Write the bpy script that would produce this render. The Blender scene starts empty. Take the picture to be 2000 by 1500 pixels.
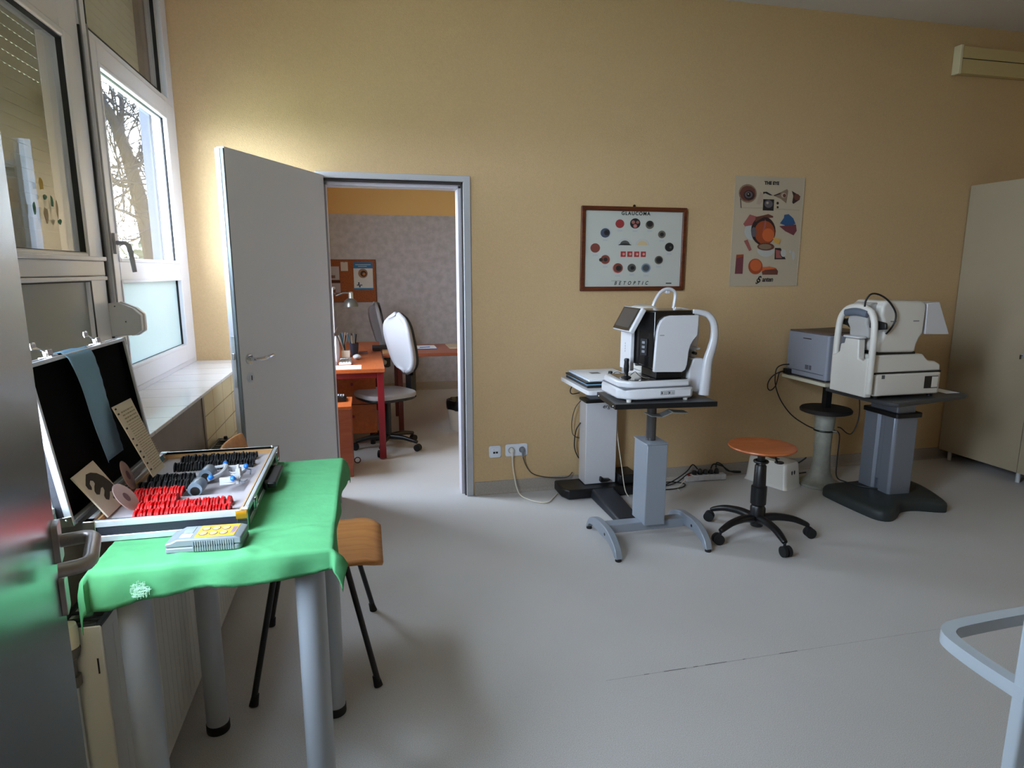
import bpy, bmesh, math, random
from mathutils import Vector, Matrix, Euler
random.seed(7)
R = math.radians
PI = math.pi
SC = bpy.context.scene
COL = SC.collection

# ------------------------------------------------------------------ camera
cam_d = bpy.data.cameras.new('camera')
cam = bpy.data.objects.new('camera', cam_d)
COL.objects.link(cam)
cam_d.sensor_width = 36.0
cam_d.lens = 36.0 * 1225.0 / 2000.0
cam_d.clip_start = 0.02
cam_d.clip_end = 200
cam.location = (0, 0, 1.47)
cam.rotation_euler = (R(90 - 10.23), 0, R(-13.10))
SC.camera = cam

# ------------------------------------------------------------------ view and sky
SC.view_settings.view_transform = 'Standard'
SC.view_settings.look = 'None'
SC.view_settings.gamma = 1.0
SC.view_settings.use_curve_mapping = False
SC.view_settings.exposure = 2.55
w = bpy.data.worlds.new('world')
SC.world = w
w.use_nodes = True
bg = w.node_tree.nodes['Background']
bg.inputs['Color'].default_value = (0.70, 0.84, 1.0, 1)
bg.inputs['Strength'].default_value = 6.0
SKY = bg
SC.cycles.max_bounces = 10
SC.cycles.diffuse_bounces = 6
SC.cycles.glossy_bounces = 4
SC.cycles.transparent_max_bounces = 12
SC.cycles.sample_clamp_indirect = 6.0


# light portals in the window openings: they only guide the sampling of the sky's own light
for n, loc, sx, sz in [
    ('portal_window', (-1.115, 3.25, 1.65), 1.0, 1.35),
    ('portal_rear_window', (-1.12, -0.20, 1.93), 0.4, 1.98),
    ('portal_side_window', (-1.12, 0.84, 1.93), 1.08, 1.98),
    ('portal_office_window', (-1.12, 4.685, 1.82), 0.87, 1.76),
]:
    l = bpy.data.lights.new(n, 'AREA')
    l.shape = 'RECTANGLE'
    l.size = sz
    l.size_y = sx
    l.cycles.is_portal = True
    o = bpy.data.objects.new(n, l)
    COL.objects.link(o)
    o.location = loc
    o.rotation_euler = (0, R(-90), 0)


# ------------------------------------------------------------------ materials
def lin(c):
    c = c / 255.0
    return c / 12.92 if c <= 0.04045 else ((c + 0.055) / 1.055) ** 2.4


def rgb(r, g, b):
    return (lin(r), lin(g), lin(b), 1.0)


MATS = {}


def mat(name, col, rough=0.5, metal=0.0, var=0.0, vscale=40.0, bump=0.0, bscale=200.0, coat=0.0, spec=0.5,
        col2=None, dist=0.002):
    if name in MATS:
        return MATS[name]
    m = bpy.data.materials.new(name)
    m.use_nodes = True
    nt = m.node_tree
    b = nt.nodes['Principled BSDF']
    c = rgb(*col)
    b.inputs['Base Color'].default_value = c
    b.inputs['Roughness'].default_value = rough
    b.inputs['Metallic'].default_value = metal
    b.inputs['Specular IOR Level'].default_value = spec
    if coat:
        b.inputs['Coat Weight'].default_value = coat
        b.inputs['Coat Roughness'].default_value = 0.08
    tc = nt.nodes.new('ShaderNodeTexCoord')
    if var or col2:
        n = nt.nodes.new('ShaderNodeTexNoise')
        n.inputs['Scale'].default_value = vscale
        n.inputs['Detail'].default_value = 4
        nt.links.new(tc.outputs['Object'], n.inputs['Vector'])
        r = nt.nodes.new('ShaderNodeValToRGB')
        c2 = rgb(*col2) if col2 else tuple(max(0, x * (1 - var)) for x in c[:3]) + (1,)
        c1 = c if col2 else tuple(min(1, x * (1 + var * 0.6)) for x in c[:3]) + (1,)
        r.color_ramp.elements[0].color = c2
        r.color_ramp.elements[0].position = 0.35
        r.color_ramp.elements[1].color = c1
        r.color_ramp.elements[1].position = 0.65
        nt.links.new(n.outputs['Fac'], r.inputs['Fac'])
        nt.links.new(r.outputs['Color'], b.inputs['Base Color'])
    if bump:
        n = nt.nodes.new('ShaderNodeTexNoise')
        n.inputs['Scale'].default_value = bscale
        n.inputs['Detail'].default_value = 3
        nt.links.new(tc.outputs['Object'], n.inputs['Vector'])
        bp = nt.nodes.new('ShaderNodeBump')
        bp.inputs['Strength'].default_value = bump
        bp.inputs['Distance'].default_value = dist
        nt.links.new(n.outputs['Fac'], bp.inputs['Height'])
        nt.links.new(bp.outputs['Normal'], b.inputs['Normal'])
    MATS[name] = m
    return m


def glass_mat(name, tint=(1, 1, 1), rough=0.0):
    m = bpy.data.materials.new(name)
    m.use_nodes = True
    nt = m.node_tree
    nt.nodes.clear()
    out = nt.nodes.new('ShaderNodeOutputMaterial')
    mx = nt.nodes.new('ShaderNodeMixShader')
    fr = nt.nodes.new('ShaderNodeFresnel')
    geo = nt.nodes.new('ShaderNodeNewGeometry')
    mr = nt.nodes.new('ShaderNodeMapRange')      # index of refraction as seen from either side of the pane
    mr.inputs['To Min'].default_value = 1.5
    mr.inputs['To Max'].default_value = 1 / 1.5
    nt.links.new(geo.outputs['Backfacing'], mr.inputs['Value'])
    nt.links.new(mr.outputs[0], fr.inputs['IOR'])
    tr = nt.nodes.new('ShaderNodeBsdfTransparent')
    tr.inputs['Color'].default_value = (*tint, 1)
    gl = nt.nodes.new('ShaderNodeBsdfGlossy')
    gl.inputs['Roughness'].default_value = rough
    nt.links.new(fr.outputs[0], mx.inputs[0])
    nt.links.new(tr.outputs[0], mx.inputs[1])
    nt.links.new(gl.outputs[0], mx.inputs[2])
    nt.links.new(mx.outputs[0], out.inputs[0])
    MATS[name] = m
    return m


def frosted_mat(name):
    m = bpy.data.materials.new(name)
    m.use_nodes = True
    nt = m.node_tree
    nt.nodes.clear()
    out = nt.nodes.new('ShaderNodeOutputMaterial')
    mx = nt.nodes.new('ShaderNodeMixShader')
    fr = nt.nodes.new('ShaderNodeFresnel')
    fr.inputs['IOR'].default_value = 1.45
    tl = nt.nodes.new('ShaderNodeBsdfTranslucent')
    tl.inputs['Color'].default_value = (0.40, 0.46, 0.47, 1)
    df = nt.nodes.new('ShaderNodeBsdfDiffuse')
    df.inputs['Color'].default_value = (0.62, 0.64, 0.58, 1)
    m2 = nt.nodes.new('ShaderNodeMixShader')
    m2.inputs[0].default_value = 0.45
    nt.links.new(tl.outputs[0], m2.inputs[1])
    nt.links.new(df.outputs[0], m2.inputs[2])
    gl = nt.nodes.new('ShaderNodeBsdfGlossy')
    gl.inputs['Roughness'].default_value = 0.35
    nt.links.new(fr.outputs[0], mx.inputs[0])
    nt.links.new(m2.outputs[0], mx.inputs[1])
    nt.links.new(gl.outputs[0], mx.inputs[2])
    nt.links.new(mx.outputs[0], out.inputs[0])
    MATS[name] = m
    return m


def tile_mat(name, c1, c2, grout, sx, sy, axes=('X', 'Y'), rough=0.12, mortar=0.004, mott=6.0, off=(0, 0)):
    m = bpy.data.materials.new(name)
    m.use_nodes = True
    nt = m.node_tree
    b = nt.nodes['Principled BSDF']
    b.inputs['Roughness'].default_value = rough
    tc = nt.nodes.new('ShaderNodeTexCoord')
    sp = nt.nodes.new('ShaderNodeSeparateXYZ')
    nt.links.new(tc.outputs['Object'], sp.inputs[0])
    cb = nt.nodes.new('ShaderNodeCombineXYZ')
    for i, a in enumerate(axes):
        ad = nt.nodes.new('ShaderNodeMath')
        ad.operation = 'ADD'
        ad.inputs[1].default_value = off[i]
        nt.links.new(sp.outputs[a], ad.inputs[0])
        nt.links.new(ad.outputs[0], cb.inputs[i])
    br = nt.nodes.new('ShaderNodeTexBrick')
    br.offset = 0.0
    br.inputs['Scale'].default_value = 1.0
    br.inputs['Brick Width'].default_value = sx
    br.inputs['Row Height'].default_value = sy
    br.inputs['Mortar Size'].default_value = mortar
    br.inputs['Mortar Smooth'].default_value = 0.1
    br.inputs['Color1'].default_value = rgb(*c1)
    br.inputs['Color2'].default_value = rgb(*c1)
    br.inputs['Mortar'].default_value = rgb(*grout)
    nt.links.new(cb.outputs[0], br.inputs['Vector'])
    n = nt.nodes.new('ShaderNodeTexNoise')
    n.inputs['Scale'].default_value = mott
    n.inputs['Detail'].default_value = 6
    nt.links.new(tc.outputs['Object'], n.inputs['Vector'])
    r = nt.nodes.new('ShaderNodeValToRGB')
    r.color_ramp.elements[0].color = rgb(*c2)
    r.color_ramp.elements[0].position = 0.35
    r.color_ramp.elements[1].color = rgb(*c1)
    r.color_ramp.elements[1].position = 0.62
    nt.links.new(n.outputs['Fac'], r.inputs['Fac'])
    mx = nt.nodes.new('ShaderNodeMixRGB')
    nt.links.new(br.outputs['Fac'], mx.inputs['Fac'])
    nt.links.new(r.outputs['Color'], mx.inputs['Color1'])
    mx.inputs['Color2'].default_value = rgb(*grout)
    nt.links.new(mx.outputs['Color'], b.inputs['Base Color'])
    MATS[name] = m
    return m


def floor_mat():
    m = bpy.data.materials.new('linoleum_floor')
    m.use_nodes = True
    nt = m.node_tree
    b = nt.nodes['Principled BSDF']
    b.inputs['Roughness'].default_value = 0.48
    b.inputs['Specular IOR Level'].default_value = 0.45
    tc = nt.nodes.new('ShaderNodeTexCoord')
    n1 = nt.nodes.new('ShaderNodeTexNoise')
    n1.inputs['Scale'].default_value = 420
    n1.inputs['Detail'].default_value = 3
    n2 = nt.nodes.new('ShaderNodeTexNoise')
    n2.inputs['Scale'].default_value = 3.0
    n2.inputs['Detail'].default_value = 5
    for n in (n1, n2):
        nt.links.new(tc.outputs['Object'], n.inputs['Vector'])
    r1 = nt.nodes.new('ShaderNodeValToRGB')
    r1.color_ramp.elements[0].color = rgb(172, 168, 166)
    r1.color_ramp.elements[0].position = 0.36
    r1.color_ramp.elements[1].color = rgb(206, 204, 204)
    r1.color_ramp.elements[1].position = 0.56
    r2 = nt.nodes.new('ShaderNodeValToRGB')
    r2.color_ramp.elements[0].color = (0.90, 0.90, 0.90, 1)
    r2.color_ramp.elements[1].color = (1, 1, 1, 1)
    nt.links.new(n1.outputs['Fac'], r1.inputs['Fac'])
    nt.links.new(n2.outputs['Fac'], r2.inputs['Fac'])
    mx = nt.nodes.new('ShaderNodeMixRGB')
    mx.blend_type = 'MULTIPLY'
    mx.inputs['Fac'].default_value = 1.0
    nt.links.new(r1.outputs['Color'], mx.inputs['Color1'])
    nt.links.new(r2.outputs['Color'], mx.inputs['Color2'])
    nt.links.new(mx.outputs['Color'], b.inputs['Base Color'])
    bp = nt.nodes.new('ShaderNodeBump')
    bp.inputs['Strength'].default_value = 0.01
    bp.inputs['Distance'].default_value = 0.001
    nt.links.new(n1.outputs['Fac'], bp.inputs['Height'])
    nt.links.new(bp.outputs['Normal'], b.inputs['Normal'])
    MATS['linoleum_floor'] = m
    return m


def wood_mat(name, c1, c2, rough=0.35, scale=6.0, axis='X', stretch=14.0):
    m = bpy.data.materials.new(name)
    m.use_nodes = True
    nt = m.node_tree
    b = nt.nodes['Principled BSDF']
    b.inputs['Roughness'].default_value = rough
    tc = nt.nodes.new('ShaderNodeTexCoord')
    mp = nt.nodes.new('ShaderNodeMapping')
    s = [stretch, stretch, stretch]
    s['XYZ'.index(axis)] = 1.0
    mp.inputs['Scale'].default_value = s
    nt.links.new(tc.outputs['Object'], mp.inputs['Vector'])
    n = nt.nodes.new('ShaderNodeTexNoise')
    n.inputs['Scale'].default_value = scale
    n.inputs['Detail'].default_value = 6
    n.inputs['Distortion'].default_value = 0.6
    nt.links.new(mp.outputs[0], n.inputs['Vector'])
    r = nt.nodes.new('ShaderNodeValToRGB')
    r.color_ramp.elements[0].color = rgb(*c2)
    r.color_ramp.elements[0].position = 0.3
    r.color_ramp.elements[1].color = rgb(*c1)
    r.color_ramp.elements[1].position = 0.7
    nt.links.new(n.outputs['Fac'], r.inputs['Fac'])
    nt.links.new(r.outputs['Color'], b.inputs['Base Color'])
    MATS[name] = m
    return m


M_wall = mat('yellow_wall_paint', (198, 168, 126), 0.85, bump=0.45, bscale=170, dist=0.004, var=0.04, vscale=90)
M_ceil = mat('white_ceiling_paint', (214, 206, 204), 0.9, bump=0.1)
M_floor = floor_mat()
M_cove = mat('linoleum_cove', (160, 150, 140), 0.6, var=0.12, vscale=120)
M_pvc = mat('white_window_pvc', (214, 212, 216), 0.35, coat=0.2)
M_gask = mat('black_rubber_gasket', (14, 15, 18), 0.6)
M_glass = glass_mat('clear_window_glass')
M_frost = frosted_mat('frosted_window_glass')
M_shut = mat('beige_shutter_slat', (172, 172, 150), 0.6, var=0.05, vscale=12)
M_sill = tile_mat('white_sill_tile', (238, 238, 240), (226, 226, 230), (150, 142, 132), 0.6, 0.2, ('X', 'Y'), 0.1, 0.002, 3.0)
M_ctile = tile_mat('cream_wall_tile', (214, 200, 164), (208, 193, 156), (132, 108, 78), 0.2, 0.108, ('Y', 'Z'), 0.2, 0.0022, 3.0, (0.137, 0.02))
M_gtile = tile_mat('grey_marbled_tile', (182, 178, 184), (164, 160, 166), (170, 166, 172), 0.2, 0.25, ('X', 'Z'), 0.4, 0.0015, 14.0)
M_yel2 = mat('ochre_wall_paint', (222, 182, 120), 0.85, bump=0.3, bscale=170)
M_dframe = mat('grey_steel_door_frame', (176, 176, 180), 0.4)
M_dleaf = mat('grey_door_laminate', (212, 212, 218), 0.5, var=0.03, vscale=200, bump=0.05, bscale=500)
M_seal = mat('dark_door_seal', (52, 44, 44), 0.7)
M_alu = mat('brushed_aluminium', (200, 206, 214), 0.35, 0.55, var=0.06, vscale=30)
M_chrome = mat('chrome', (214, 216, 220), 0.08, 1.0)
M_white = mat('white_plastic', (205, 205, 210), 0.32, coat=0.25)
M_white2 = mat('warm_white_plastic', (214, 210, 203), 0.38, coat=0.15)
M_radw = mat('radiator_enamel', (196, 196, 190), 0.35, coat=0.2)
M_black = mat('black_plastic', (14, 14, 16), 0.4)
M_blackg = mat('glossy_black_plastic', (22, 20, 20), 0.12, coat=0.5)
M_blackm = mat('black_painted_metal', (16, 16, 18), 0.35)
M_rubber = mat('black_rubber', (18, 18, 20), 0.7)
M_felt = mat('black_felt', (5, 5, 6), 0.95, spec=0.1)
M_dgrey = mat('dark_grey_laminate', (84, 84, 86), 0.4, var=0.06, vscale=120)
M_green = mat('green_cotton_cloth', (86, 160, 108), 0.9, var=0.05, vscale=18, bump=0.35, bscale=45, dist=0.002, spec=0.2)
M_legw = mat('grey_white_table_leg', (164, 170, 178), 0.3, coat=0.3)
M_red = mat('red_lens_plastic', (206, 14, 18), 0.5, spec=0.3)
M_blk = mat('black_lens_plastic', (14, 14, 18), 0.55, spec=0.25)
M_lens = mat('clear_lens', (190, 190, 200), 0.08, coat=0.5)
M_tray = mat('lilac_grey_tray', (176, 170, 176), 0.7, bump=0.1)
M_woodr = wood_mat('pale_wood_lining', (206, 166, 118), (186, 142, 92), 0.5, 20)
M_wchair = wood_mat('honey_plywood', (208, 146, 82), (188, 122, 62), 0.4, 5, 'X', 8)
M_wstool = wood_mat('orange_stool_wood', (190, 106, 56), (166, 84, 40), 0.35, 5, 'X', 9)
M_wdesk = wood_mat('orange_desk_laminate', (186, 98, 50), (168, 84, 42), 0.35, 5, 'Y', 8)
M_wdesk2 = wood_mat('brown_desk_laminate', (160, 86, 58), (144, 72, 48), 0.35, 5, 'X', 8)
M_maroon = mat('maroon_painted_steel', (132, 22, 34), 0.35)
M_silver = mat('silver_grey_paint', (140, 146, 156), 0.35, 0.35)
M_silver2 = mat('satin_grey_aluminium', (132, 138, 150), 0.4, 0.5)
M_grn = mat('grey_green_pedestal', (148, 148, 138), 0.5, var=0.12, vscale=30)
M_char = mat('charcoal_base_plastic', (40, 46, 46), 0.55, bump=0.1)
M_frame = wood_mat('mahogany_frame_wood', (104, 50, 24), (72, 30, 14), 0.35, 6, 'X', 10)
M_paper = mat('poster_paper', (188, 189, 182), 0.7)
M_paper2 = mat('aged_poster_paper', (178, 163, 142), 0.75)
M_ink = mat('black_ink', (16, 16, 18), 0.7)
M_white_p = mat('white_paper', (232, 234, 240), 0.8)
M_blued = mat('pale_blue_dispenser_paper', (122, 158, 184), 0.8, spec=0.2, bump=0.15, bscale=60)
M_card = mat('translucent_cream_card', (206, 196, 180), 0.4)
M_list = mat('cream_plastic_chart', (206, 192, 168), 0.5)
M_cork = mat('brown_cork', (150, 84, 48), 0.9, var=0.2, vscale=90, bump=0.3)
M_cab = mat('cream_cabinet_laminate', (168, 155, 132), 0.45, var=0.03, vscale=2)
M_metalp = mat('glossy_door_metal', (128, 138, 144), 0.27, 0.80, var=0.03, vscale=4)
M_brown = mat('brownish_splash_panel', (132, 120, 110), 0.25, var=0.08, vscale=10)
M_bark = mat('grey_bark', (14, 19, 26), 1.0, var=0.2, vscale=8, spec=0.0)
M_grass = mat('winter_grass', (120, 130, 104), 0.95, var=0.2, vscale=3)
M_leaf = mat('evergreen_leaf', (40, 50, 44), 1.0, spec=0.0)
M_meter = mat('light_grey_abs', (112, 120, 124), 0.45)
M_yell = mat('yellow_label', (206, 150, 34), 0.5)
M_blue = mat('blue_plastic', (30, 110, 200), 0.35)
M_lilac = mat('lilac_print', (130, 120, 170), 0.6)
M_lcd = mat('lcd_screen', (96, 110, 106), 0.2)
M_grey = mat('mid_grey_plastic', (120, 122, 128), 0.45)
M_gsteel = mat('grey_blue_steel', (112, 126, 140), 0.3, 0.1)
M_screen = mat('dark_display_glass', (54, 56, 62), 0.1, coat=0.6)
M_print = mat('silver_printer_plastic', (138, 142, 154), 0.4)
M_printd = mat('dark_printer_plastic', (44, 40, 42), 0.4)
M_greyf = mat('blue_grey_pad', (94, 102, 116), 0.6)
M_cream = mat('cream_box_plastic', (196, 176, 128), 0.55)
M_wfab = mat('white_leatherette', (158, 157, 162), 0.5)
M_cable = mat('black_cable', (14, 14, 15), 0.5)
M_wcable = mat('white_cable', (214, 206, 190), 0.5)
M_gold = mat('gold_corner', (222, 176, 50), 0.25, 0.8)


def cmat(r, g, b, rough=0.7):
    return mat('print_%02x%02x%02x' % (r, g, b), (r, g, b), rough)


# ------------------------------------------------------------------ mesh builder
class MB:
    def __init__(self):
        self.v = []
        self.f = []
        self.mi = []
        self.cur = 0

    def mat(self, i):
        self.cur = i
        return self

    def add(self, vs, fs):
        n = len(self.v)
        self.v += [tuple(p) for p in vs]
        for f in fs:
            self.f.append([n + i for i in f])
            self.mi.append(self.cur)
        return self

    def box(self, x0, x1, y0, y1, z0, z1):
        vs = [(x, y, z) for x in (x0, x1) for y in (y0, y1) for z in (z0, z1)]
        return self.add(vs, [(0, 1, 3, 2), (4, 6, 7, 5), (0, 4, 5, 1), (2, 3, 7, 6), (0, 2, 6, 4), (1, 5, 7, 3)])

    def hexa(self, lo, hi):
        # lo, hi: four points each (same winding)
        return self.add(list(lo) + list(hi), [(3, 2, 1, 0), (4, 5, 6, 7), (0, 1, 5, 4), (1, 2, 6, 5), (2, 3, 7, 6), (3, 0, 4, 7)])

    def prism(self, poly, axis, a, b):
        # poly: 2-D points in the plane normal to axis, extruded from a to b
        def P(p, t):
            if axis == 'x':
                return (t, p[0], p[1])
            if axis == 'y':
                return (p[0], t, p[1])
            return (p[0], p[1], t)
        n = len(poly)
        vs = [P(p, a) for p in poly] + [P(p, b) for p in poly]
        fs = [list(range(n))[::-1], [n + i for i in range(n)]]
        for i in range(n):
            j = (i + 1) % n
            fs.append([i, j, n + j, n + i])
        return self.add(vs, fs)

    def cyl(self, p0, p1, r0, r1=None, seg=20, caps=True):
        r1 = r0 if r1 is None else r1
        p0 = Vector(p0)
        p1 = Vector(p1)
        d = (p1 - p0).normalized()
        a = Vector((0, 0, 1)) if abs(d.z) < 0.9 else Vector((1, 0, 0))
        u = d.cross(a).normalized()
        v = d.cross(u)
        vs = []
        for p, r in ((p0, r0), (p1, r1)):
            for i in range(seg):
                t = 2 * PI * i / seg
                vs.append(p + u * math.cos(t) * r + v * math.sin(t) * r)
        fs = [[i, (i + 1) % seg, seg + (i + 1) % seg, seg + i] for i in range(seg)]
        if caps:
            fs += [list(range(seg))[::-1], [seg + i for i in range(seg)]]
        return self.add(vs, fs)

    def lathe(self, prof, c=(0, 0, 0), seg=28, axis='z', sx=1.0, sy=1.0):
        # prof: (radius, height) pairs
        vs = []
        for r, h in prof:
            for i in range(seg):
                t = 2 * PI * i / seg
                x, y = math.cos(t) * r * sx, math.sin(t) * r * sy
                if axis == 'z':
                    vs.append((c[0] + x, c[1] + y, c[2] + h))
                elif axis == 'y':
                    vs.append((c[0] + x, c[1] + h, c[2] + y))
                else:
                    vs.append((c[0] + h, c[1] + x, c[2] + y))
        fs = []
        for k in range(len(prof) - 1):
            for i in range(seg):
                j = (i + 1) % seg
                fs.append([k * seg + i, k * seg + j, (k + 1) * seg + j, (k + 1) * seg + i])
        fs.append(list(range(seg))[::-1])
        fs.append([(len(prof) - 1) * seg + i for i in range(seg)])
        return self.add(vs, fs)

    def tube(self, pts, r, seg=8, smooth=0, flat=None, closed=False):
        pts = [Vector(p) for p in pts]
        if smooth:
            pts = catmull(pts, smooth, closed)
        n = len(pts)
        rs = r if isinstance(r, (list, tuple)) else [r] * n
        if len(rs) != n:
            rs = [rs[0] + (rs[-1] - rs[0]) * i / (n - 1) for i in range(n)]
        vs = []
        prev = None
        for i, p in enumerate(pts):
            if closed:
                d = (pts[(i + 1) % n] - pts[i - 1]).normalized()
            else:
                d = (pts[min(i + 1, n - 1)] - pts[max(i - 1, 0)])
                d = d.normalized() if d.length > 1e-9 else Vector((0, 0, 1))
            if prev is None:
                a = Vector((0, 0, 1)) if abs(d.z) < 0.9 else Vector((0, 1, 0))
                u = d.cross(a).normalized()
            else:
                u = prev - d * prev.dot(d)
                u = u.normalized() if u.length > 1e-6 else d.orthogonal().normalized()
            prev = u
            v = d.cross(u)
            for k in range(seg):
                t = 2 * PI * k / seg + (PI / seg if flat else 0)
                ru = rs[i] * (flat[0] if flat else 1)
                rv = rs[i] * (flat[1] if flat else 1)
                vs.append(p + u * math.cos(t) * ru + v * math.sin(t) * rv)
        fs = []
        for i in range(n if closed else n - 1):
            i2 = (i + 1) % n
            for k in range(seg):
                j = (k + 1) % seg
                fs.append([i * seg + k, i * seg + j, i2 * seg + j, i2 * seg + k])
        if not closed:
            fs.append(list(range(seg))[::-1])
            fs.append([(n - 1) * seg + k for k in range(seg)])
        return self.add(vs, fs)

    def sphere(self, c, r, seg=16, rings=10, sc=(1, 1, 1)):
        vs = []
        for i in range(1, rings):
            ph = PI * i / rings
            for k in range(seg):
                t = 2 * PI * k / seg
                vs.append((c[0] + r * sc[0] * math.sin(ph) * math.cos(t), c[1] + r * sc[1] * math.sin(ph) * math.sin(t), c[2] + r * sc[2] * math.cos(ph)))
        fs = []
        for i in range(rings - 2):
            for k in range(seg):
                j = (k + 1) % seg
                fs.append([i * seg + k, (i + 1) * seg + k, (i + 1) * seg + j, i * seg + j])
        top = len(vs)
        vs.append((c[0], c[1], c[2] + r * sc[2]))
        vs.append((c[0], c[1], c[2] - r * sc[2]))
        for k in range(seg):
            j = (k + 1) % seg
            fs.append([top, k, j])
            fs.append([top + 1, (rings - 2) * seg + j, (rings - 2) * seg + k])
        return self.add(vs, fs)

    def move(self, dx, dy, dz, start=0):
        self.v = self.v[:start] + [(a + dx, b + dy, c + dz) for a, b, c in self.v[start:]]
        return self

    def xf(self, M, start=0):
        self.v = self.v[:start] + [tuple(M @ Vector(p)) for p in self.v[start:]]
        return self

    def build(self, name, mats, parent=None, bevel=0.0, bseg=2, smooth=35, sub=0, local=False, solid=0.0, label=None):
        if not isinstance(mats, (list, tuple)):
            mats = [mats]
        me = bpy.data.meshes.new(name)
        vs = self.v
        if parent is not None and not local:
            o = root_loc(parent)
            vs = [(a - o[0], b - o[1], c - o[2]) for a, b, c in vs]
        me.from_pydata(vs, [], self.f)
        me.update()
        bm = bmesh.new()
        bm.from_mesh(me)
        bmesh.ops.recalc_face_normals(bm, faces=bm.faces)
        bm.to_mesh(me)
        bm.free()
        for m in mats:
            me.materials.append(m)
        for p, i in zip(me.polygons, self.mi):
            p.material_index = i
        if smooth:
            for p in me.polygons:
                p.use_smooth = True
            me.set_sharp_from_angle(angle=R(smooth))
        ob = bpy.data.objects.new(name, me)
        COL.objects.link(ob)
        if parent is not None:
            ob.parent = parent
        if bevel:
            md = ob.modifiers.new('bevel', 'BEVEL')
            md.width = bevel
            md.segments = bseg
            md.limit_method = 'ANGLE'
            md.angle_limit = R(40)
            md.harden_normals = False
        if sub:
            md = ob.modifiers.new('sub', 'SUBSURF')
            md.levels = sub
            md.render_levels = sub
        if solid:
            md = ob.modifiers.new('solid', 'SOLIDIFY')
            md.thickness = solid
            md.offset = 0
        if label:
            ob['label'] = label
        return ob


def root_loc(o):
    v = Vector((0, 0, 0))
    while o is not None:
        v = v + o.location
        o = o.parent
    return v


def catmull(pts, k, closed=False):
    out = []
    n = len(pts)
    rng = range(n) if closed else range(n - 1)
    for i in rng:
        if closed:
            p0, p1, p2, p3 = pts[i - 1], pts[i], pts[(i + 1) % n], pts[(i + 2) % n]
        else:
            p0, p1, p2, p3 = pts[max(i - 1, 0)], pts[i], pts[i + 1], pts[min(i + 2, n - 1)]
        for s in range(k):
            t = s / k
            out.append(0.5 * ((2 * p1) + (-p0 + p2) * t + (2 * p0 - 5 * p1 + 4 * p2 - p3) * t * t + (-p0 + 3 * p1 - 3 * p2 + p3) * t ** 3))
    if not closed:
        out.append(pts[-1])
    return out


def rpoly(x0, x1, y0, y1, r, n=5):
    out = []
    rr = r if isinstance(r, (list, tuple)) else [r] * 4
    for (cx, cy, a0), q in zip(((x1, y1, 0), (x0, y1, 90), (x0, y0, 180), (x1, y0, 270)), rr):
        sx = 1 if cx == x1 else -1
        sy = 1 if cy == y1 else -1
        for i in range(n + 1):
            t = R(a0 + 90 * i / n)
            out.append((cx - sx * q + q * math.cos(t), cy - sy * q + q * math.sin(t)))
    return out


def tag(o, label, cat, group=None, kind=None):
    o['label'] = label
    o['category'] = cat
    if group:
        o['group'] = group
    if kind:
        o['kind'] = kind
    return o


def thing(name, label, cat, loc=(0, 0, 0), rotz=0.0, group=None):
    o = bpy.data.objects.new(name, None)
    o.empty_display_size = 0.1
    COL.objects.link(o)
    o.location = loc
    o.rotation_euler = (0, 0, rotz)
    return tag(o, label, cat, group)


def struct(o, label=None):
    o['kind'] = 'structure'
    if label:
        o['label'] = label
    return o


def text(name, body, size, m, parent, loc, rot=(90, 0, 0), extrude=0.0004, bold=0.0, shear=0.0, space=1.0, sx=1.0):
    c = bpy.data.curves.new(name, 'FONT')
    c.body = body
    c.size = size
    c.extrude = extrude
    c.offset = bold
    c.shear = shear
    c.align_x = 'CENTER'
    c.align_y = 'CENTER'
    c.space_character = space
    tmp = bpy.data.objects.new(name + '_tmp', c)
    me = bpy.data.meshes.new_from_object(tmp)
    bpy.data.objects.remove(tmp)
    me.materials.clear()
    me.materials.append(m)
    M = Matrix.Translation(Vector(loc) - root_loc(parent)) @ Euler([R(a) for a in rot]).to_matrix().to_4x4() @ Matrix.Diagonal((sx, 1, 1, 1))
    me.transform(M)
    o = bpy.data.objects.new(name, me)
    COL.objects.link(o)
    o.parent = parent
    return o


# ==================================================================== SETTING
D = 3.93          # back wall
WX = -0.964       # window plane
HC = 3.16         # ceiling
FY = 7.8          # far wall of the office

m = MB().box(-1.1, 5.1, -3.0, 8.0, -0.12, 0.0)
struct(m.build('floor', M_floor, smooth=0))
m = MB().box(-1.1, 5.1, -3.0, 8.0, HC, HC + 0.15)
struct(m.build('ceiling', M_ceil, smooth=0))

# back wall with the doorway
DX0, DX1, DZ = -0.225, 0.612, 2.0
m = MB()
m.box(-1.1, DX0, D, D + 0.15, 0, HC)
m.box(DX1, 4.95, D, D + 0.15, 0, HC)
m.box(DX0, DX1, D, D + 0.15, DZ, HC)
struct(m.build('wall_back', M_wall, smooth=0))
m = MB().box(4.95, 5.1, -3.0, D + 0.15, 0, HC)
struct(m.build('wall_right', M_wall, smooth=0))
m = MB().box(-1.1, 5.1, -3.0, -2.85, 0, HC)
struct(m.build('wall_front', M_wall, smooth=0))
# short wing wall that carries the near door
m = MB().box(-1.1, -0.30, 0.10, 0.26, 0, HC)
struct(m.build('wall_partition', M_wall, smooth=0))
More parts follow.
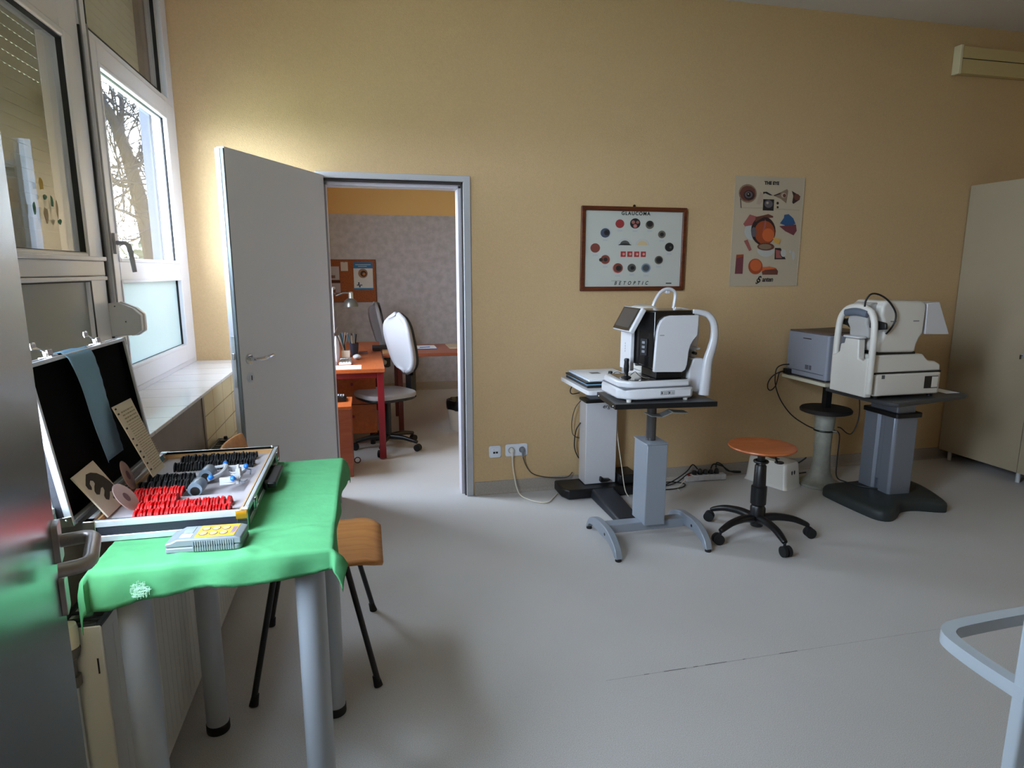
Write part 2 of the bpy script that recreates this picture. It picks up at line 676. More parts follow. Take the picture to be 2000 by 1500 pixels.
# window wall : thick tiled parapet, slim upper wall
m = MB()
m.box(-1.10, -0.705, 0.26, D, 0, 0.942)
m.box(-1.09, WX, 0.26, 0.30, 0.942, HC)
m.box(-1.09, WX, 0.30, 1.38, 2.92, HC)
m.box(-1.09, WX, 1.38, D, 3.0, HC)
m.box(-1.10, WX, -2.85, 0.10, 0, 0.94)
m.box(-1.10, WX, -2.85, -0.4, 0.94, HC)
m.box(-1.10, WX, 0.0, 0.10, 0.94, HC)
m.box(-1.10, WX, -0.4, 0.0, 2.92, HC)
m.box(-1.10, WX, D + 0.15, FY, 0, 0.94)
m.box(-1.10, WX, D + 0.15, 4.25, 0.94, HC)
m.box(-1.10, WX, 5.12, FY, 0.94, HC)
m.box(-1.10, WX, 4.25, 5.12, 2.7, HC)
struct(m.build('wall_left', M_wall, smooth=0))
m = MB().box(-0.705, -0.697, 2.866, D, 0.0, 0.942)
struct(m.build('trim_1', M_ctile, smooth=0), 'cream tiles on the wall under the window sill')
m = MB().box(-0.705, -0.694, 1.2, 2.866, 0.0, 0.942)
m.box(-0.694, -0.690, 2.84, 2.868, 0.0, 0.942)
struct(m.build('trim_2', M_brown, smooth=0), 'brownish glossy panel on the wall behind the radiator')
m = MB().box(WX - 0.02, -0.685, 0.26, D, 0.942, 0.956)
struct(m.build('trim_3', M_sill, bevel=0.002), 'white tiled window sill')
# cove skirting
m = MB()
cv = [(0, 0), (-0.02, 0), (-0.012, 0.006), (-0.006, 0.02), (-0.004, 0.088), (0, 0.09)]
m.prism([(D + a, b) for a, b in cv], 'x', 0.66, 4.95)
struct(m.build('baseboard_back', M_cove, smooth=0))

# office behind the doorway
m = MB().box(-1.1, 2.6, FY, FY + 0.15, 2.12, HC)
struct(m.build('wall_office_upper', M_yel2, smooth=0), 'ochre upper wall of the office')
m = MB().box(-1.1, 2.6, FY - 0.01, FY + 0.15, 0, 2.12)
struct(m.build('wall_office_tiled', M_gtile, smooth=0), 'grey marbled tiles on the far office wall')
m = MB().box(2.45, 2.6, D + 0.15, FY, 0, HC)
struct(m.build('wall_office_right', M_yel2, smooth=0))
m = MB().prism([(FY - 0.01 + a, b * 1.1) for a, b in cv], 'x', -0.96, 2.45)
struct(m.build('baseboard_office', M_cove, smooth=0))


# ---- door frame (steel) and door leaf in the back wall
def frame_box(m, x0, x1, y0, y1, z0, z1):
    m.box(x0, x1, y0, y1, z0, z1)


dr = bpy.data.objects.new('door_1', None)
COL.objects.link(dr)
dr.location = (0.2, D, 0)
struct(dr, 'steel frame of the doorway to the office')
m = MB()
yf = D - 0.012
m.box(-0.252, DX0 + 0.006, yf, D + 0.02, 0, 2.036)
m.box(DX1 - 0.004, 0.652, yf, D + 0.02, 0, 2.036)
m.box(DX0, DX1, yf, D + 0.02, 2.0, 2.036)
m.build('architrave', M_dframe, dr, bevel=0.003)
m = MB()
m.box(DX0 - 0.0, DX0 + 0.012, D + 0.012, D + 0.05, 0, 2.0)
m.box(DX1 - 0.012, DX1, D + 0.012, D + 0.05, 0, 2.0)
m.box(DX0, DX1, D + 0.012, D + 0.05, 1.988, 2.0)
m.build('door_seal', M_seal, dr)
m = MB()
m.box(DX0 + 0.002, DX0 + 0.028, D + 0.05, D + 0.162, 0, 1.985)
m.box(DX1 - 0.03, DX1 - 0.002, D + 0.05, D + 0.162, 0, 1.985)
m.box(DX0, DX1, D + 0.05, D + 0.162, 1.967, 1.995)
m.build('jamb_lining', mat('pale_lilac_steel', (204, 200, 210), 0.4), dr, bevel=0.002)

# leaf : hinge (-.22, 3.915) free edge (-.611, 3.149)
hx, hy = -0.222, 3.912
dx, dy = -0.603 - hx, 3.125 - hy
Lf = math.hypot(dx, dy)
lf = bpy.data.objects.new('door_2', None)
COL.objects.link(lf)
lf.location = (hx, hy, 0)
lf.rotation_euler = (0, 0, math.atan2(dy, dx))
struct(lf, 'grey door leaf standing open into the room')
# local: +x along leaf to free edge; the visible face (towards camera/right) is +y
TH = 0.04
m = MB().box(0.0, Lf - 0.012, -TH * 0.5, TH * 0.5, 0.008, 2.012)
m.build('door_panel', M_dleaf, lf, bevel=0.002, local=True)
m = MB()
m.box(Lf - 0.012, Lf, -TH * 0.5, TH * 0.5 - 0.016, 0.008, 2.004)
m.mat(1).box(Lf - 0.012, Lf - 0.002, TH * 0.5 - 0.016, TH * 0.5, 0.008, 2.004)
m.build('edge_strip', [mat('edge_strip_white', (206, 210, 222), 0.35), mat('edge_strip_grey', (112, 122, 128), 0.4)], lf, local=True)
# lock faceplate on the edge
m = MB().box(Lf, Lf + 0.002, -0.012, 0.006, 0.93, 1.17)
m.mat(1).box(Lf + 0.001, Lf + 0.008, -0.010, 0.004, 1.06, 1.09)
m.build('lock_plate', [M_alu, M_chrome], lf, bevel=0.001, local=True)
m = MB()
hz = 1.055
xh = Lf - 0.075
m.lathe([(0.026, 0), (0.026, 0.006), (0.022, 0.009)], (xh, TH / 2, hz), 24, 'y')
m.tube([(xh, TH / 2 + 0.005, hz), (xh, TH / 2 + 0.045, hz), (xh - 0.012, TH / 2 + 0.055, hz), (xh - 0.06, TH / 2 + 0.056, hz), (xh - 0.12, TH / 2 + 0.052, hz + 0.006)], [0.0095, 0.009, 0.0095, 0.010, 0.008], 10, 0, (1.0, 1.0))
m.build('door_handle', M_chrome, lf, local=True)
m = MB()
m.lathe([(0.025, 0), (0.025, 0.006), (0.021, 0.009)], (xh, TH / 2, hz - 0.09), 24, 'y')
m.mat(1).box(xh - 0.003, xh + 0.003, TH / 2 + 0.008, TH / 2 + 0.0105, hz - 0.103, hz - 0.080)
m.build('keyhole_plate', [M_alu, M_black], lf, local=True)

# ---- near door leaf at the left edge of the frame, edge at (-.495, 1.08)
nd = bpy.data.objects.new('door_3', None)
COL.objects.link(nd)
ex, ey = -0.492, 1.075
ang = math.atan2(0.956, -0.292)      # from hinge to free edge
NL = 0.84
nhx, nhy = ex - math.cos(ang) * NL, ey - math.sin(ang) * NL
nd.location = (nhx, nhy, 0)
nd.rotation_euler = (0, 0, ang)
struct(nd, 'glossy grey metal-faced door standing open beside the camera')
# local +x to free edge; room side (right of travel) is -y
m = MB().box(0.0, NL, 0.0, 0.042, 0.01, 2.05)
m.build('door_panel', M_metalp, nd, bevel=0.0015, local=True)
m = MB()
xr, zr = NL - 0.022, 1.055
M_hand = mat('brushed_nickel', (168, 160, 158), 0.38, 0.6, var=0.05, vscale=60)
m.prism(rpoly(xr - 0.020, xr + 0.020, zr - 0.031, zr + 0.031, 0.006), 'y', -0.008, 0.0)
m.tube([(xr, 0, zr), (xr, -0.038, zr), (xr - 0.004, -0.047, zr), (xr - 0.014, -0.052, zr), (xr - 0.10, -0.053, zr), (xr - 0.112, -0.049, zr), (xr - 0.118, -0.040, zr), (xr - 0.120, -0.016, zr)], 0.0105, 12, 0, (1.0, 1.0))
m.build('door_handle', M_hand, nd, local=True)
m = MB().prism(rpoly(xr - 0.020, xr + 0.020, zr - 0.118, zr - 0.056, 0.006), 'y', -0.008, 0.0)
m.build('keyhole_plate', M_hand, nd, bevel=0.001, local=True)



# ==================================================================== WINDOWS
def bars(m, rects, x0, x1):
    for y0, y1, z0, z1 in rects:
        m.box(x0, x1, y0, y1, z0, z1)
    return m


def ring(m, y0, y1, z0, z1, t, x0, x1):
    # rectangular ring of square bars, outer size given
    tl, tr, tb, tt = t if isinstance(t, tuple) else (t, t, t, t)
    m.box(x0, x1, y0, y0 + tl, z0, z1)
    m.box(x0, x1, y1 - tr, y1, z0, z1)
    m.box(x0, x1, y0 + tl, y1 - tr, z0, z0 + tb)
    m.box(x0, x1, y0 + tl, y1 - tr, z1 - tt, z1)
    return m


wn = bpy.data.objects.new('window_1', None)
COL.objects.link(wn)
wn.location = (WX, 3.3, 0.956)
struct(wn, 'white window with a clear middle pane and a frosted lower pane')
m = MB()
ring(m, 2.735, D, 0.956, 3.0, (0.075, 0.10, 0.05, 0.06), -1.04, WX)
m.box(-1.04, WX, 2.81, 3.83, 2.315, 2.362)
m.build('window_frame', M_pvc, wn, bevel=0.004)
# opening sash: stiles, rails
m = MB()
ring(m, 2.775, 3.868, 0.985, 2.325, (0.07, 0.165, 0.088, 0.082), -1.02, WX + 0.014)
m.box(-1.02, WX + 0.014, 2.845, 3.705, 1.428, 1.512)
m.build('sash', M_pvc, wn, bevel=0.006, bseg=3)
m = MB()
ring(m, 2.838, 3.712, 1.505, 2.250, 0.016, WX - 0.01, WX + 0.018)
ring(m, 2.838, 3.712, 1.066, 1.434, 0.014, WX - 0.01, WX + 0.018)
m.build('glazing_bead', M_pvc, wn, bevel=0.003)
m = MB()
ring(m, 2.850, 3.702, 1.515, 2.238, 0.006, WX - 0.014, WX - 0.002)
ring(m, 2.850, 3.702, 1.075, 1.425, 0.005, WX - 0.014, WX - 0.002)
m.box(WX - 0.002, WX + 0.006, 2.728, 2.737, 0.96, 2.34)
ring(m, 2.81, 3.702, 2.355, 2.945, 0.006, WX - 0.014, WX + 0.002)
m.build('gasket', M_gask, wn)
MB().box(WX - 0.022, WX - 0.012, 2.845, 3.708, 1.51, 2.243).build('window_pane', M_glass, wn, smooth=0)
MB().box(WX - 0.022, WX - 0.012, 2.845, 3.708, 1.07, 1.43).build('frosted_pane', M_frost, wn, smooth=0, label='frosted lower window pane')
MB().box(WX - 0.022, WX - 0.012, 2.805, 3.832, 2.36, 2.95).build('window_pane', M_glass, wn, smooth=0)
# handle on the left stile
m = MB()
m.box(WX + 0.014, WX + 0.024, 2.795, 2.823, 1.535, 1.615)
m.tube([(WX + 0.02, 2.809, 1.578), (WX + 0.052, 2.809, 1.578), (WX + 0.062, 2.815, 1.57), (WX + 0.066, 2.82, 1.545), (WX + 0.072, 2.826, 1.465)], [0.009, 0.009, 0.010, 0.010, 0.0085], 10)
m.build('window_handle', mat('grey_metal_handle', (160, 160, 166), 0.35, 0.1), wn, bevel=0.001)

# roller shutter outside, lowered behind the top light only (right) and fully (left)
def shutter(name, y0, y1, z0, z1, holes, label):
    m = MB()
    h = 0.0388
    z = z1
    k = 0
    while z > z0:
        zb = z - h + 0.0035
        m.box(-1.075, -1.066, y0, y1, zb, z)
        if zb - 0.0035 > z0:
            if holes(z):
                y = y0
                while y < y1:
                    m.box(-1.073, -1.068, y, min(y + 0.017, y1), zb - 0.0035, zb)
                    y += 0.030
            else:
                m.box(-1.073, -1.068, y0, y1, zb - 0.0035, zb)
        z -= h
        k += 1
    return m


o = shutter('roller_shutter', 2.74, 3.92, 2.345, 3.0, lambda z: False, '').build('trim_4', M_shut, smooth=0)
struct(o, 'beige roller shutter slats lowered behind the top pane')
o = shutter('roller_shutter', 1.40, 2.705, 0.96, 3.0, lambda z: z > 2.12, '').build('trim_5', M_shut, smooth=0)
struct(o, 'closed beige roller shutter with rows of light slots behind the left window')
m = MB()
m.box(-1.085, -1.04, 3.74, 3.80, 0.956, 3.0)
m.box(-1.075, -1.04, 3.80, 3.83, 0.956, 3.0)
m.box(-1.085, -1.04, 2.70, 2.745, 0.956, 3.0)
m.box(-1.09, -1.04, 3.83, D, 0.956, 3.0)
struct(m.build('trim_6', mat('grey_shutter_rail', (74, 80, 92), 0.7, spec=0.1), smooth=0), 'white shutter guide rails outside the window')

wl = bpy.data.objects.new('window_2', None)
COL.objects.link(wl)
wl.location = (WX, 2.1, 0.956)
struct(wl, 'left window with closed shutter behind clear and frosted panes')
m = MB()
ring(m, 1.38, 2.727, 0.956, 3.0, (0.10, 0.155, 0.06, 0.06), -1.04, WX)
m.box(-1.04, WX, 1.48, 2.572, 2.262, 2.42)
m.box(-1.04, WX, 1.48, 2.572, 1.436, 1.520)
m.build('window_frame', M_pvc, wl, bevel=0.004)
m = MB()
ring(m, 1.46, 2.640, 1.512, 2.274, (0.07, 0.072, 0.022, 0.030), WX - 0.01, WX + 0.012)
m.build('glazing_bead', M_pvc, wl, bevel=0.008, bseg=3)
m = MB()
m.box(WX - 0.01, WX + 0.030, 1.40, 2.645, 1.452, 1.505)
m.box(WX - 0.01, WX + 0.040, 1.40, 2.645, 1.505, 1.520)
m.box(WX - 0.01, WX + 0.036, 1.40, 2.645, 1.436, 1.450)
m.build('transom_rail', M_pvc, wl, bevel=0.003)
m = MB()
ring(m, 1.52, 2.572, 1.528, 2.248, 0.008, WX - 0.014, WX + 0.004)
ring(m, 1.52, 2.588, 1.02, 1.438, 0.008, WX - 0.014, WX + 0.002)
m.build('gasket', M_gask, wl)
MB().box(WX - 0.022, WX - 0.012, 1.47, 2.58, 1.51, 2.27).build('window_pane', M_glass, wl, smooth=0)
MB().box(WX - 0.022, WX - 0.012, 1.47, 2.58, 1.01, 1.44).build('frosted_pane', M_frost, wl, smooth=0, label='dark frosted lower pane')
MB().box(WX - 0.022, WX - 0.012, 1.47, 2.58, 2.41, 2.95).build('window_pane', M_glass, wl, smooth=0)
# remains of stickers on the left pane
m = MB()
sk = [(2.330, 1.74, 0.035, 0.022, 0), (2.345, 1.70, 0.03, 0.012, 1), (2.39, 1.69, 0.02, 0.022, 1), (2.27, 1.66, 0.022, 0.02, 1), (2.42, 1.67, 0.018, 0.03, 2), (2.34, 1.64, 0.03, 0.03, 2), (2.43, 1.63, 0.028, 0.010, 1)]
for y, z, a, b, c in sk:
    m.mat(c)
    n = 9
    poly = [(y + a * 0.5 * math.cos(2 * PI * i / n) * random.uniform(.6, 1.2), z + b * math.sin(2 * PI * i / n) * random.uniform(.6, 1.2)) for i in range(n)]
    m.prism(poly, 'x', WX - 0.012, WX - 0.0112)
o = m.build('sticker_remains', [cmat(190, 158, 60), cmat(60, 120, 90), cmat(170, 150, 120)], wl, smooth=0)

# other windows that light the room from behind the camera and the office
for k, (y0, y1, zt) in enumerate(((-0.4, 0.0, 2.92), (4.25, 5.12, 2.7), (0.30, 1.38, 2.92))):
    wr = bpy.data.objects.new('window_%d' % (3 + k), None)
    COL.objects.link(wr)
    wr.location = (WX, (y0 + y1) / 2, 0.94)
    struct(wr)
    m = MB()
    ring(m, y0, y1, 0.94, zt, 0.05, -1.05, -0.985)
    m.build('window_frame', M_pvc, wr, bevel=0.004)
    MB().box(-1.03, -1.02, y0 + 0.04, y1 - 0.04, 0.98, zt - 0.04).build('window_pane', M_glass, wr, smooth=0)

# strap and strap winder between the two windows
t = thing('shutter_strap_winder', 'white plastic roller shutter strap winder box on the frame between the two windows', 'strap winder', (WX, 2.74, 1.22))
m = MB()
m.prism([(WX - 0.002, 1.347), (WX + 0.03, 1.350), (WX + 0.083, 1.326), (WX + 0.108, 1.300), (WX + 0.108, 1.240), (WX + 0.083, 1.222), (WX - 0.002, 1.218)], 'y', 2.722, 2.752)
m.build('housing', mat('strap_box_plastic', (176, 178, 180), 0.35, coat=0.2), t, bevel=0.004, bseg=3)
m = MB()
m.prism([(WX + 0.03, 1.352), (WX + 0.086, 1.329), (WX + 0.112, 1.303), (WX + 0.112, 1.238), (WX + 0.086, 1.219), (WX + 0.06, 1.217), (WX + 0.06, 1.225), (WX + 0.104, 1.242), (WX + 0.104, 1.298), (WX + 0.03, 1.343)], 'y', 2.752, 2.775)
m.build('cover', M_white, t, bevel=0.002)
for x, z in ((WX + 0.022, 1.335), (WX + 0.055, 1.275)):
    MB().cyl((x, 2.7195, z), (x, 2.7225, z), 0.0025, seg=10).build('screw', M_black, t)
m = MB().box(WX + 0.001, WX + 0.003, 2.744, 2.758, 1.34, 3.0)
m.box(WX + 0.020, WX + 0.022, 2.748, 2.762, 1.345, 2.35)
tag(m.build('shutter_strap', mat('grey_webbing', (128, 126, 124), 0.9)), 'thin grey strap running up from the winder box beside the window', 'strap')

# ==================================================================== OUTSIDE
m = MB().box(-60, -1.12, -20, 60, -1.2, -1.0)
struct(m.build('ground_outside', M_grass, smooth=0))


def limb(m, p, d, r, length, depth, jitter=0.35):
    r = max(r, 0.013)
    pts = [Vector(p)]
    rs = [r]
    n = 4
    dd = Vector(d).normalized()
    for i in range(n):
        dd = (dd + Vector((random.uniform(-1, 1), random.uniform(-1, 1), random.uniform(-0.6, 1))) * jitter * 0.5).normalized()
        pts.append(pts[-1] + dd * length / n)
        rs.append(max(0.010, r * (1 - 0.45 * (i + 1) / n)))
    m.tube(pts, rs, 4 if r < 0.03 else 6)
    if depth <= 0:
        return
    for k in range(3 if depth > 1 else 4):
        i = random.randint(1, n)
        nd_ = (dd + Vector((random.uniform(-1, 1), random.uniform(-1, 1), random.uniform(-0.5, 0.9))) * 0.95).normalized()
        limb(m, pts[i], nd_, rs[i] * random.uniform(0.45, 0.62), length * random.uniform(0.55, 0.8), depth - 1)


m = MB()
trunk = [(-5.0, 17.6, -1.0), (-5.0, 17.35, 1.2), (-5.0, 17.05, 2.2), (-5, 16.7, 3.0), (-5, 16.25, 3.8), (-5, 15.8, 4.35), (-5, 15.2, 4.75), (-5, 14.3, 5.1), (-5.1, 13.2, 5.6)]
m.tube(trunk, [0.24, 0.20, 0.18, 0.165, 0.15, 0.125, 0.10, 0.08, 0.05], 9, 2)
limb1 = [(-5, 16.25, 3.8), (-5.1, 16.2, 4.5), (-5.1, 16.45, 5.2), (-5.2, 16.3, 6.2)]
limb2 = [(-5, 16.9, 2.7), (-4.9, 17.6, 3.1), (-4.8, 18.4, 3.5), (-4.8, 18.9, 4.4), (-4.8, 18.6, 5.4)]
limb3 = [(-5, 16.9, 2.6), (-5.1, 16.1, 2.75), (-5.1, 15.2, 2.8), (-5.2, 14.4, 3.1)]
limb4 = [(-5, 16.5, 3.4), (-5.1, 15.7, 3.3), (-5.1, 15.0, 3.6), (-5.2, 14.2, 3.7)]
for l, r0 in ((limb1, .085), (limb2, .09), (limb3, .045), (limb4, .05)):
    m.tube(l, [r0, r0 * .8, r0 * .6, r0 * .4, r0 * .3][:len(l)], 7, 3)
for l in (trunk[2:], limb1, limb2, limb3, limb4):
    for a, b in zip(l[:-1], l[1:]):
        for k in range(2):
            f = random.random()
            p = Vector(a).lerp(Vector(b), f)
            limb(m, p, (random.uniform(-.5, .5), random.uniform(-1, 1), random.uniform(-.4, 1)), 0.026, random.uniform(1.2, 2.6), 2)
tag(m.build('bare_tree', M_bark, smooth=60), 'large bare winter tree with forked trunk outside the window', 'tree')
m = MB()
for k in range(14):
    p = (-9.0 + random.uniform(-2.0, 2.0), 31 + random.uniform(-5, 5), -1)
    limb(m, p, (random.uniform(-.2, .2), random.uniform(-.3, .3), 1), 0.04, random.uniform(2.4, 3.8), 3, 0.25)
tag(m.build('bare_thicket', M_bark, smooth=60), 'fine leafless thicket low behind the large bare tree', 'bushes', kind='stuff')
m = MB()
for k in range(700):
    c = Vector((-6.0, 22.0, 1.2)) + Vector((random.gauss(0, .5), random.gauss(0, 1.2), random.gauss(0, .6)))
    d = Vector((random.uniform(-1, 1), random.uniform(-1, 1), random.uniform(-1, 1))) * 0.16
    e = Vector((random.uniform(-1, 1), random.uniform(-1, 1), random.uniform(-1, 1))) * 0.12
    m.add([c - d, c + e, c + d, c - e], [(0, 1, 2, 3)])
tag(m.build('evergreen_bush', M_leaf, smooth=0), 'dark evergreen bush at the foot of the large bare tree', 'bush')


# ==================================================================== TREATMENT TABLE, RADIATOR, CHAIR
TZ = 0.865
TX0, TX1, TY0, TY1 = -0.575, -0.092, 1.362, 2.060

t = thing('radiator', 'white panel radiator under the window sill beside the green-covered table', 'radiator', (-0.645, 2.25, 0.10))
m = MB()
m.box(-0.612, -0.597, 1.447, 3.06, 0.10, 0.695)
for i in range(40):
    y = 1.50 + i * 0.0385
    if y < 3.02:
        m.box(-0.597, -0.5964, y, y + 0.018, 0.125, 0.67)
m.build('front_panel', M_radw, t, bevel=0.002)
m = MB().box(-0.690, -0.674, 1.447, 3.06, 0.10, 0.695)
m.build('rear_panel', M_radw, t, bevel=0.002)
MB().box(-0.690, -0.597, 1.440, 1.447, 0.10, 0.70).build('side_panel', M_radw, t, bevel=0.004)
MB().box(-0.690, -0.597, 3.06, 3.067, 0.10, 0.70).build('side_panel', M_radw, t, bevel=0.004)
MB().box(-0.612, -0.609, 1.4385, 1.4405, 0.585, 0.622).build('side_slot', M_black, t)
m = MB()
m.box(-0.690, -0.680, 1.442, 3.065, 0.695, 0.703)
m.box(-0.607, -0.597, 1.442, 3.065, 0.695, 0.703)
m.box(-0.680, -0.607, 1.442, 1.452, 0.695, 0.703)
m.box(-0.680, -0.607, 3.055, 3.065, 0.695, 0.703)
y = 1.47
while y < 3.04:
    m.box(-0.680, -0.607, y, y + 0.010, 0.697, 0.702)
    y += 0.034
m.build('top_grille', mat('dark_grille', (40, 46, 46), 0.5), t, bevel=0.001)
m = MB()
m.cyl((-0.655, 1.440, 0.655), (-0.655, 1.405, 0.655), 0.015, seg=16)
m.cyl((-0.655, 1.420, 0.69), (-0.655, 1.420, 0.575), 0.012, 0.010, seg=16)
m.sphere((-0.655, 1.420, 0.655), 0.021, 12, 8)
m.cyl((-0.655, 1.420, 0.60), (-0.655, 1.420, 0.575), 0.017, seg=6)
m.build('valve', mat('tarnished_brass_nickel', (110, 104, 98), 0.4, 0.7), t)
m = MB().lathe([(0.014, 0.0), (0.021, 0.004), (0.0215, 0.045), (0.019, 0.055), (0.010, 0.058)], (-0.655, 1.420, 0.665), 18)
m.build('thermostat_head', mat('cream_thermostat', (214, 208, 184), 0.4), t)
M_pipe = mat('painted_pipe', (176, 178, 180), 0.4)
MB().cyl((-0.655, 1.420, 0.575), (-0.655, 1.420, 0.0), 0.009, seg=12).build('pipe', M_pipe, t)
MB().cyl((-0.645, 2.95, 0.10), (-0.645, 2.95, 0.0), 0.008, seg=10).build('pipe', M_pipe, t)
t = thing('radiator_valve_cap', 'small black round knob lying on the far end of the radiator', 'knob', (-0.645, 3.0, 0.703))
m = MB().lathe([(0.026, 0), (0.027, 0.004), (0.024, 0.009), (0.009, 0.011), (0.008, 0.022), (0.006, 0.024)], (-0.645, 3.0, 0.7035), 20)
m.build('knob', M_black, t)

# --- table
t = thing('work_table', 'narrow table on four grey-white tubular legs under the green cloth', 'table', (-0.335, 1.71, 0))
m = MB().box(TX0, TX1, TY0, TY1, TZ - 0.024, TZ - 0.004)
m.build('tabletop', M_legw, t, bevel=0.003)
m = MB()
for (x, y) in ((-0.150, 1.425), (-0.520, 1.425), (-0.152, 1.980), (-0.520, 1.980)):
    l = MB().lathe([(0.0335, 0.028), (0.0335, TZ - 0.026)], (x, y, 0), 28).build('leg', M_legw, t)
    MB().lathe([(0.0345, 0.0), (0.0355, 0.003), (0.0355, 0.028), (0.0335, 0.030)], (x, y, 0), 28).build('foot', M_rubber, l)

# --- green cloth
def cloth():
    m = MB()
    X0, X1, Y0, Y1 = TX0, TX1, TY0 - 0.004, TY1
    NX, NY = 90, 96
    dl, dr_, df, db = 0.10, 0.062, 0.060, 0.030
    us = [-dl + (X1 - X0 + dl + dr_) * i / NX for i in range(NX + 1)]
    vs_ = [-df + (Y1 - Y0 + df + db) * j / NY for j in range(NY + 1)]
    rnd = random.Random(3)
    CR = [(rnd.uniform(0.02, 0.47), rnd.uniform(0.01, 0.13), rnd.uniform(-0.9, 0.9), rnd.uniform(.0008, .0022), rnd.uniform(.02, .07)) for _ in range(26)] + [(rnd.uniform(0.34, 0.47), rnd.uniform(0.1, 0.66), rnd.uniform(-0.5, 0.5), rnd.uniform(.0006, .0015), rnd.uniform(.03, .08)) for _ in range(12)]
    W = [(rnd.uniform(8, 34), rnd.uniform(8, 34), rnd.uniform(0, 6), rnd.uniform(.0002, .0006)) for _ in range(14)]

    def pos(u, v):
        fx = u / (X1 - X0)
        # deeper overhang where the corners fall
        du = 0.0
        dv = 0.0
        sx = sy = 0
        if u < 0:
            du, sx = -u, -1
        elif u > X1 - X0:
            du, sx = u - (X1 - X0), 1
        if v < 0:
            dv, sy = -v, -1
        elif v > Y1 - Y0:
            dv, sy = v - (Y1 - Y0), 1
        bx = min(max(u, 0), X1 - X0) + X0
        by = min(max(v, 0), Y1 - Y0) + Y0
        # front overhang longer to the left; right overhang uneven
        kf = 0.84 + 0.50 * max(0, 1 - fx) + 0.08 * math.sin(fx * 9 + 1) + 0.04 * math.sin(fx * 23)
        gy = v / (Y1 - Y0)
        kr = 0.65 + 0.55 * max(0, gy - 0.7) / 0.3 + 0.1 * math.sin(gy * 13)
        if sx > 0 and sy < 0:
            kf *= 1.0 + 0.9 * du / dr_
            kr *= 1.0
        if sy < 0:
            dv *= kf
        if sx > 0:
            du *= kr
        drop = math.hypot(du, dv)
        wav = 0.0
        if drop > 0:
            if sy and not sx:
                wav = 0.004 * math.sin(fx * 11 + 0.6) + 0.003 * math.sin(fx * 27) + 0.0012 * math.sin(fx * 90 + v * 300)
            elif sx and not sy:
                wav = 0.005 * math.sin(gy * 18) + (0.022 * max(0, (gy - 0.72) / 0.28) if sx > 0 else 0)
            else:
                wav = 0.010
        k = min(1, drop / 0.02)
        out = 0.003 * k + wav * min(1, drop / 0.05)
        ox = oy = 0.0
        if sx and sy:
            a = math.atan2(dv, du)
            ox, oy = sx * math.cos(a) * (out + 0.008 * k), sy * math.sin(a) * (out + 0.008 * k)
            if sx > 0 and sy < 0:
                ox += 0.020 * min(1, du / dr_)
        elif sx:
            ox = sx * out
        elif sy:
            oy = sy * out
        z = TZ - drop
        if drop == 0:
            z += sum(a * math.sin(fa * u + ph) * math.sin(fb * v + ph * 2) for fa, fb, ph, a in W) * 0.6
            for cu, cv, ang, amp, ln in CR:
                du_, dv_ = u - cu, v - cv
                p_ = du_ * math.cos(ang) + dv_ * math.sin(ang)
                q_ = -du_ * math.sin(ang) + dv_ * math.cos(ang)
                z += amp * math.exp(-(q_ / 0.006) ** 2 - (p_ / ln) ** 2)
            # soft crease ridges running to the front edge
            z += 0.0035 * math.exp(-((u - 0.30 - 0.15 * v) / 0.018) ** 2) * max(0, 1 - v / 0.16)
            z += 0.0030 * math.exp(-((u - 0.17 + 0.10 * v) / 0.014) ** 2) * max(0, 1 - v / 0.13)
            z += 0.0025 * math.exp(-((v - 0.10 - 0.25 * (u - 0.30)) / 0.012) ** 2) * max(0, (u - 0.2) / 0.3)
        return (bx + ox, by + oy, z)
    pts = [pos(u, v) for v in vs_ for u in us]
    fs = []
    for j in range(NY):
        for i in range(NX):
            a = j * (NX + 1) + i
            fs.append([a, a + 1, a + NX + 2, a + NX + 1])
    m.add(pts, fs)
    return m


cl = thing('tablecloth', 'bright green cotton cloth draped over the narrow table by the window', 'tablecloth', (-0.335, 1.71, TZ))
cloth().build('cloth', M_green, cl, smooth=80, solid=0.0012)
m = MB()
rnd = random.Random(5)
for i in range(120):
    a, rr = rnd.uniform(0, 2 * PI), rnd.uniform(0.004, 0.019)
    x, z = -0.478 + rr * math.cos(a), TZ - 0.047 + rr * math.sin(a) * 0.95
    tt = rnd.choice((0, PI / 2)) + rnd.uniform(-.15, .15)
    dx_, dz_ = 0.0042 * math.cos(tt), 0.0042 * math.sin(tt)
    m.tube([(x - dx_, 1.3468, z - dz_), (x + dx_, 1.3468, z + dz_)], 0.0006, 4)
o = m.build('darning_patch', mat('pale_darning_thread', (170, 214, 186), 0.9), cl, label='pale darned patch near the hem')
o['kind'] = 'stuff'

# --- wooden school chair half under the table
t = thing('wooden_chair', 'plywood school chair on thin black tube legs pushed behind the green table', 'chair', (-0.22, 2.34, 0))
m = MB()
NXs, NYs = 14, 12
pts = []
for i in range(NXs + 1):
    for j in range(NYs + 1):
        u = i / NXs
        v = j / NYs * 2 - 1
        x = -0.40 + 0.425 * u
        hw = 0.20 + 0.012 * u
        # rounded corners at the front
        if u > 0.86:
            hw -= 0.035 * ((u - 0.86) / 0.14) ** 2.2
        z = 0.452 - 0.012 * math.sin(u * PI * 0.8) - 0.028 * max(0, (u - 0.8) / 0.2) ** 2 + 0.008 * v * v
        pts.append((x, 2.350 + v * hw, z))
fs = []
for i in range(NXs):
    for j in range(NYs):
        a = i * (NYs + 1) + j
        fs.append([a, a + 1, a + NYs + 2, a + NYs + 1])
m.add(pts, fs)
m.build('seat', M_wchair, t, smooth=60, solid=0.011)
m = MB()
pts = []
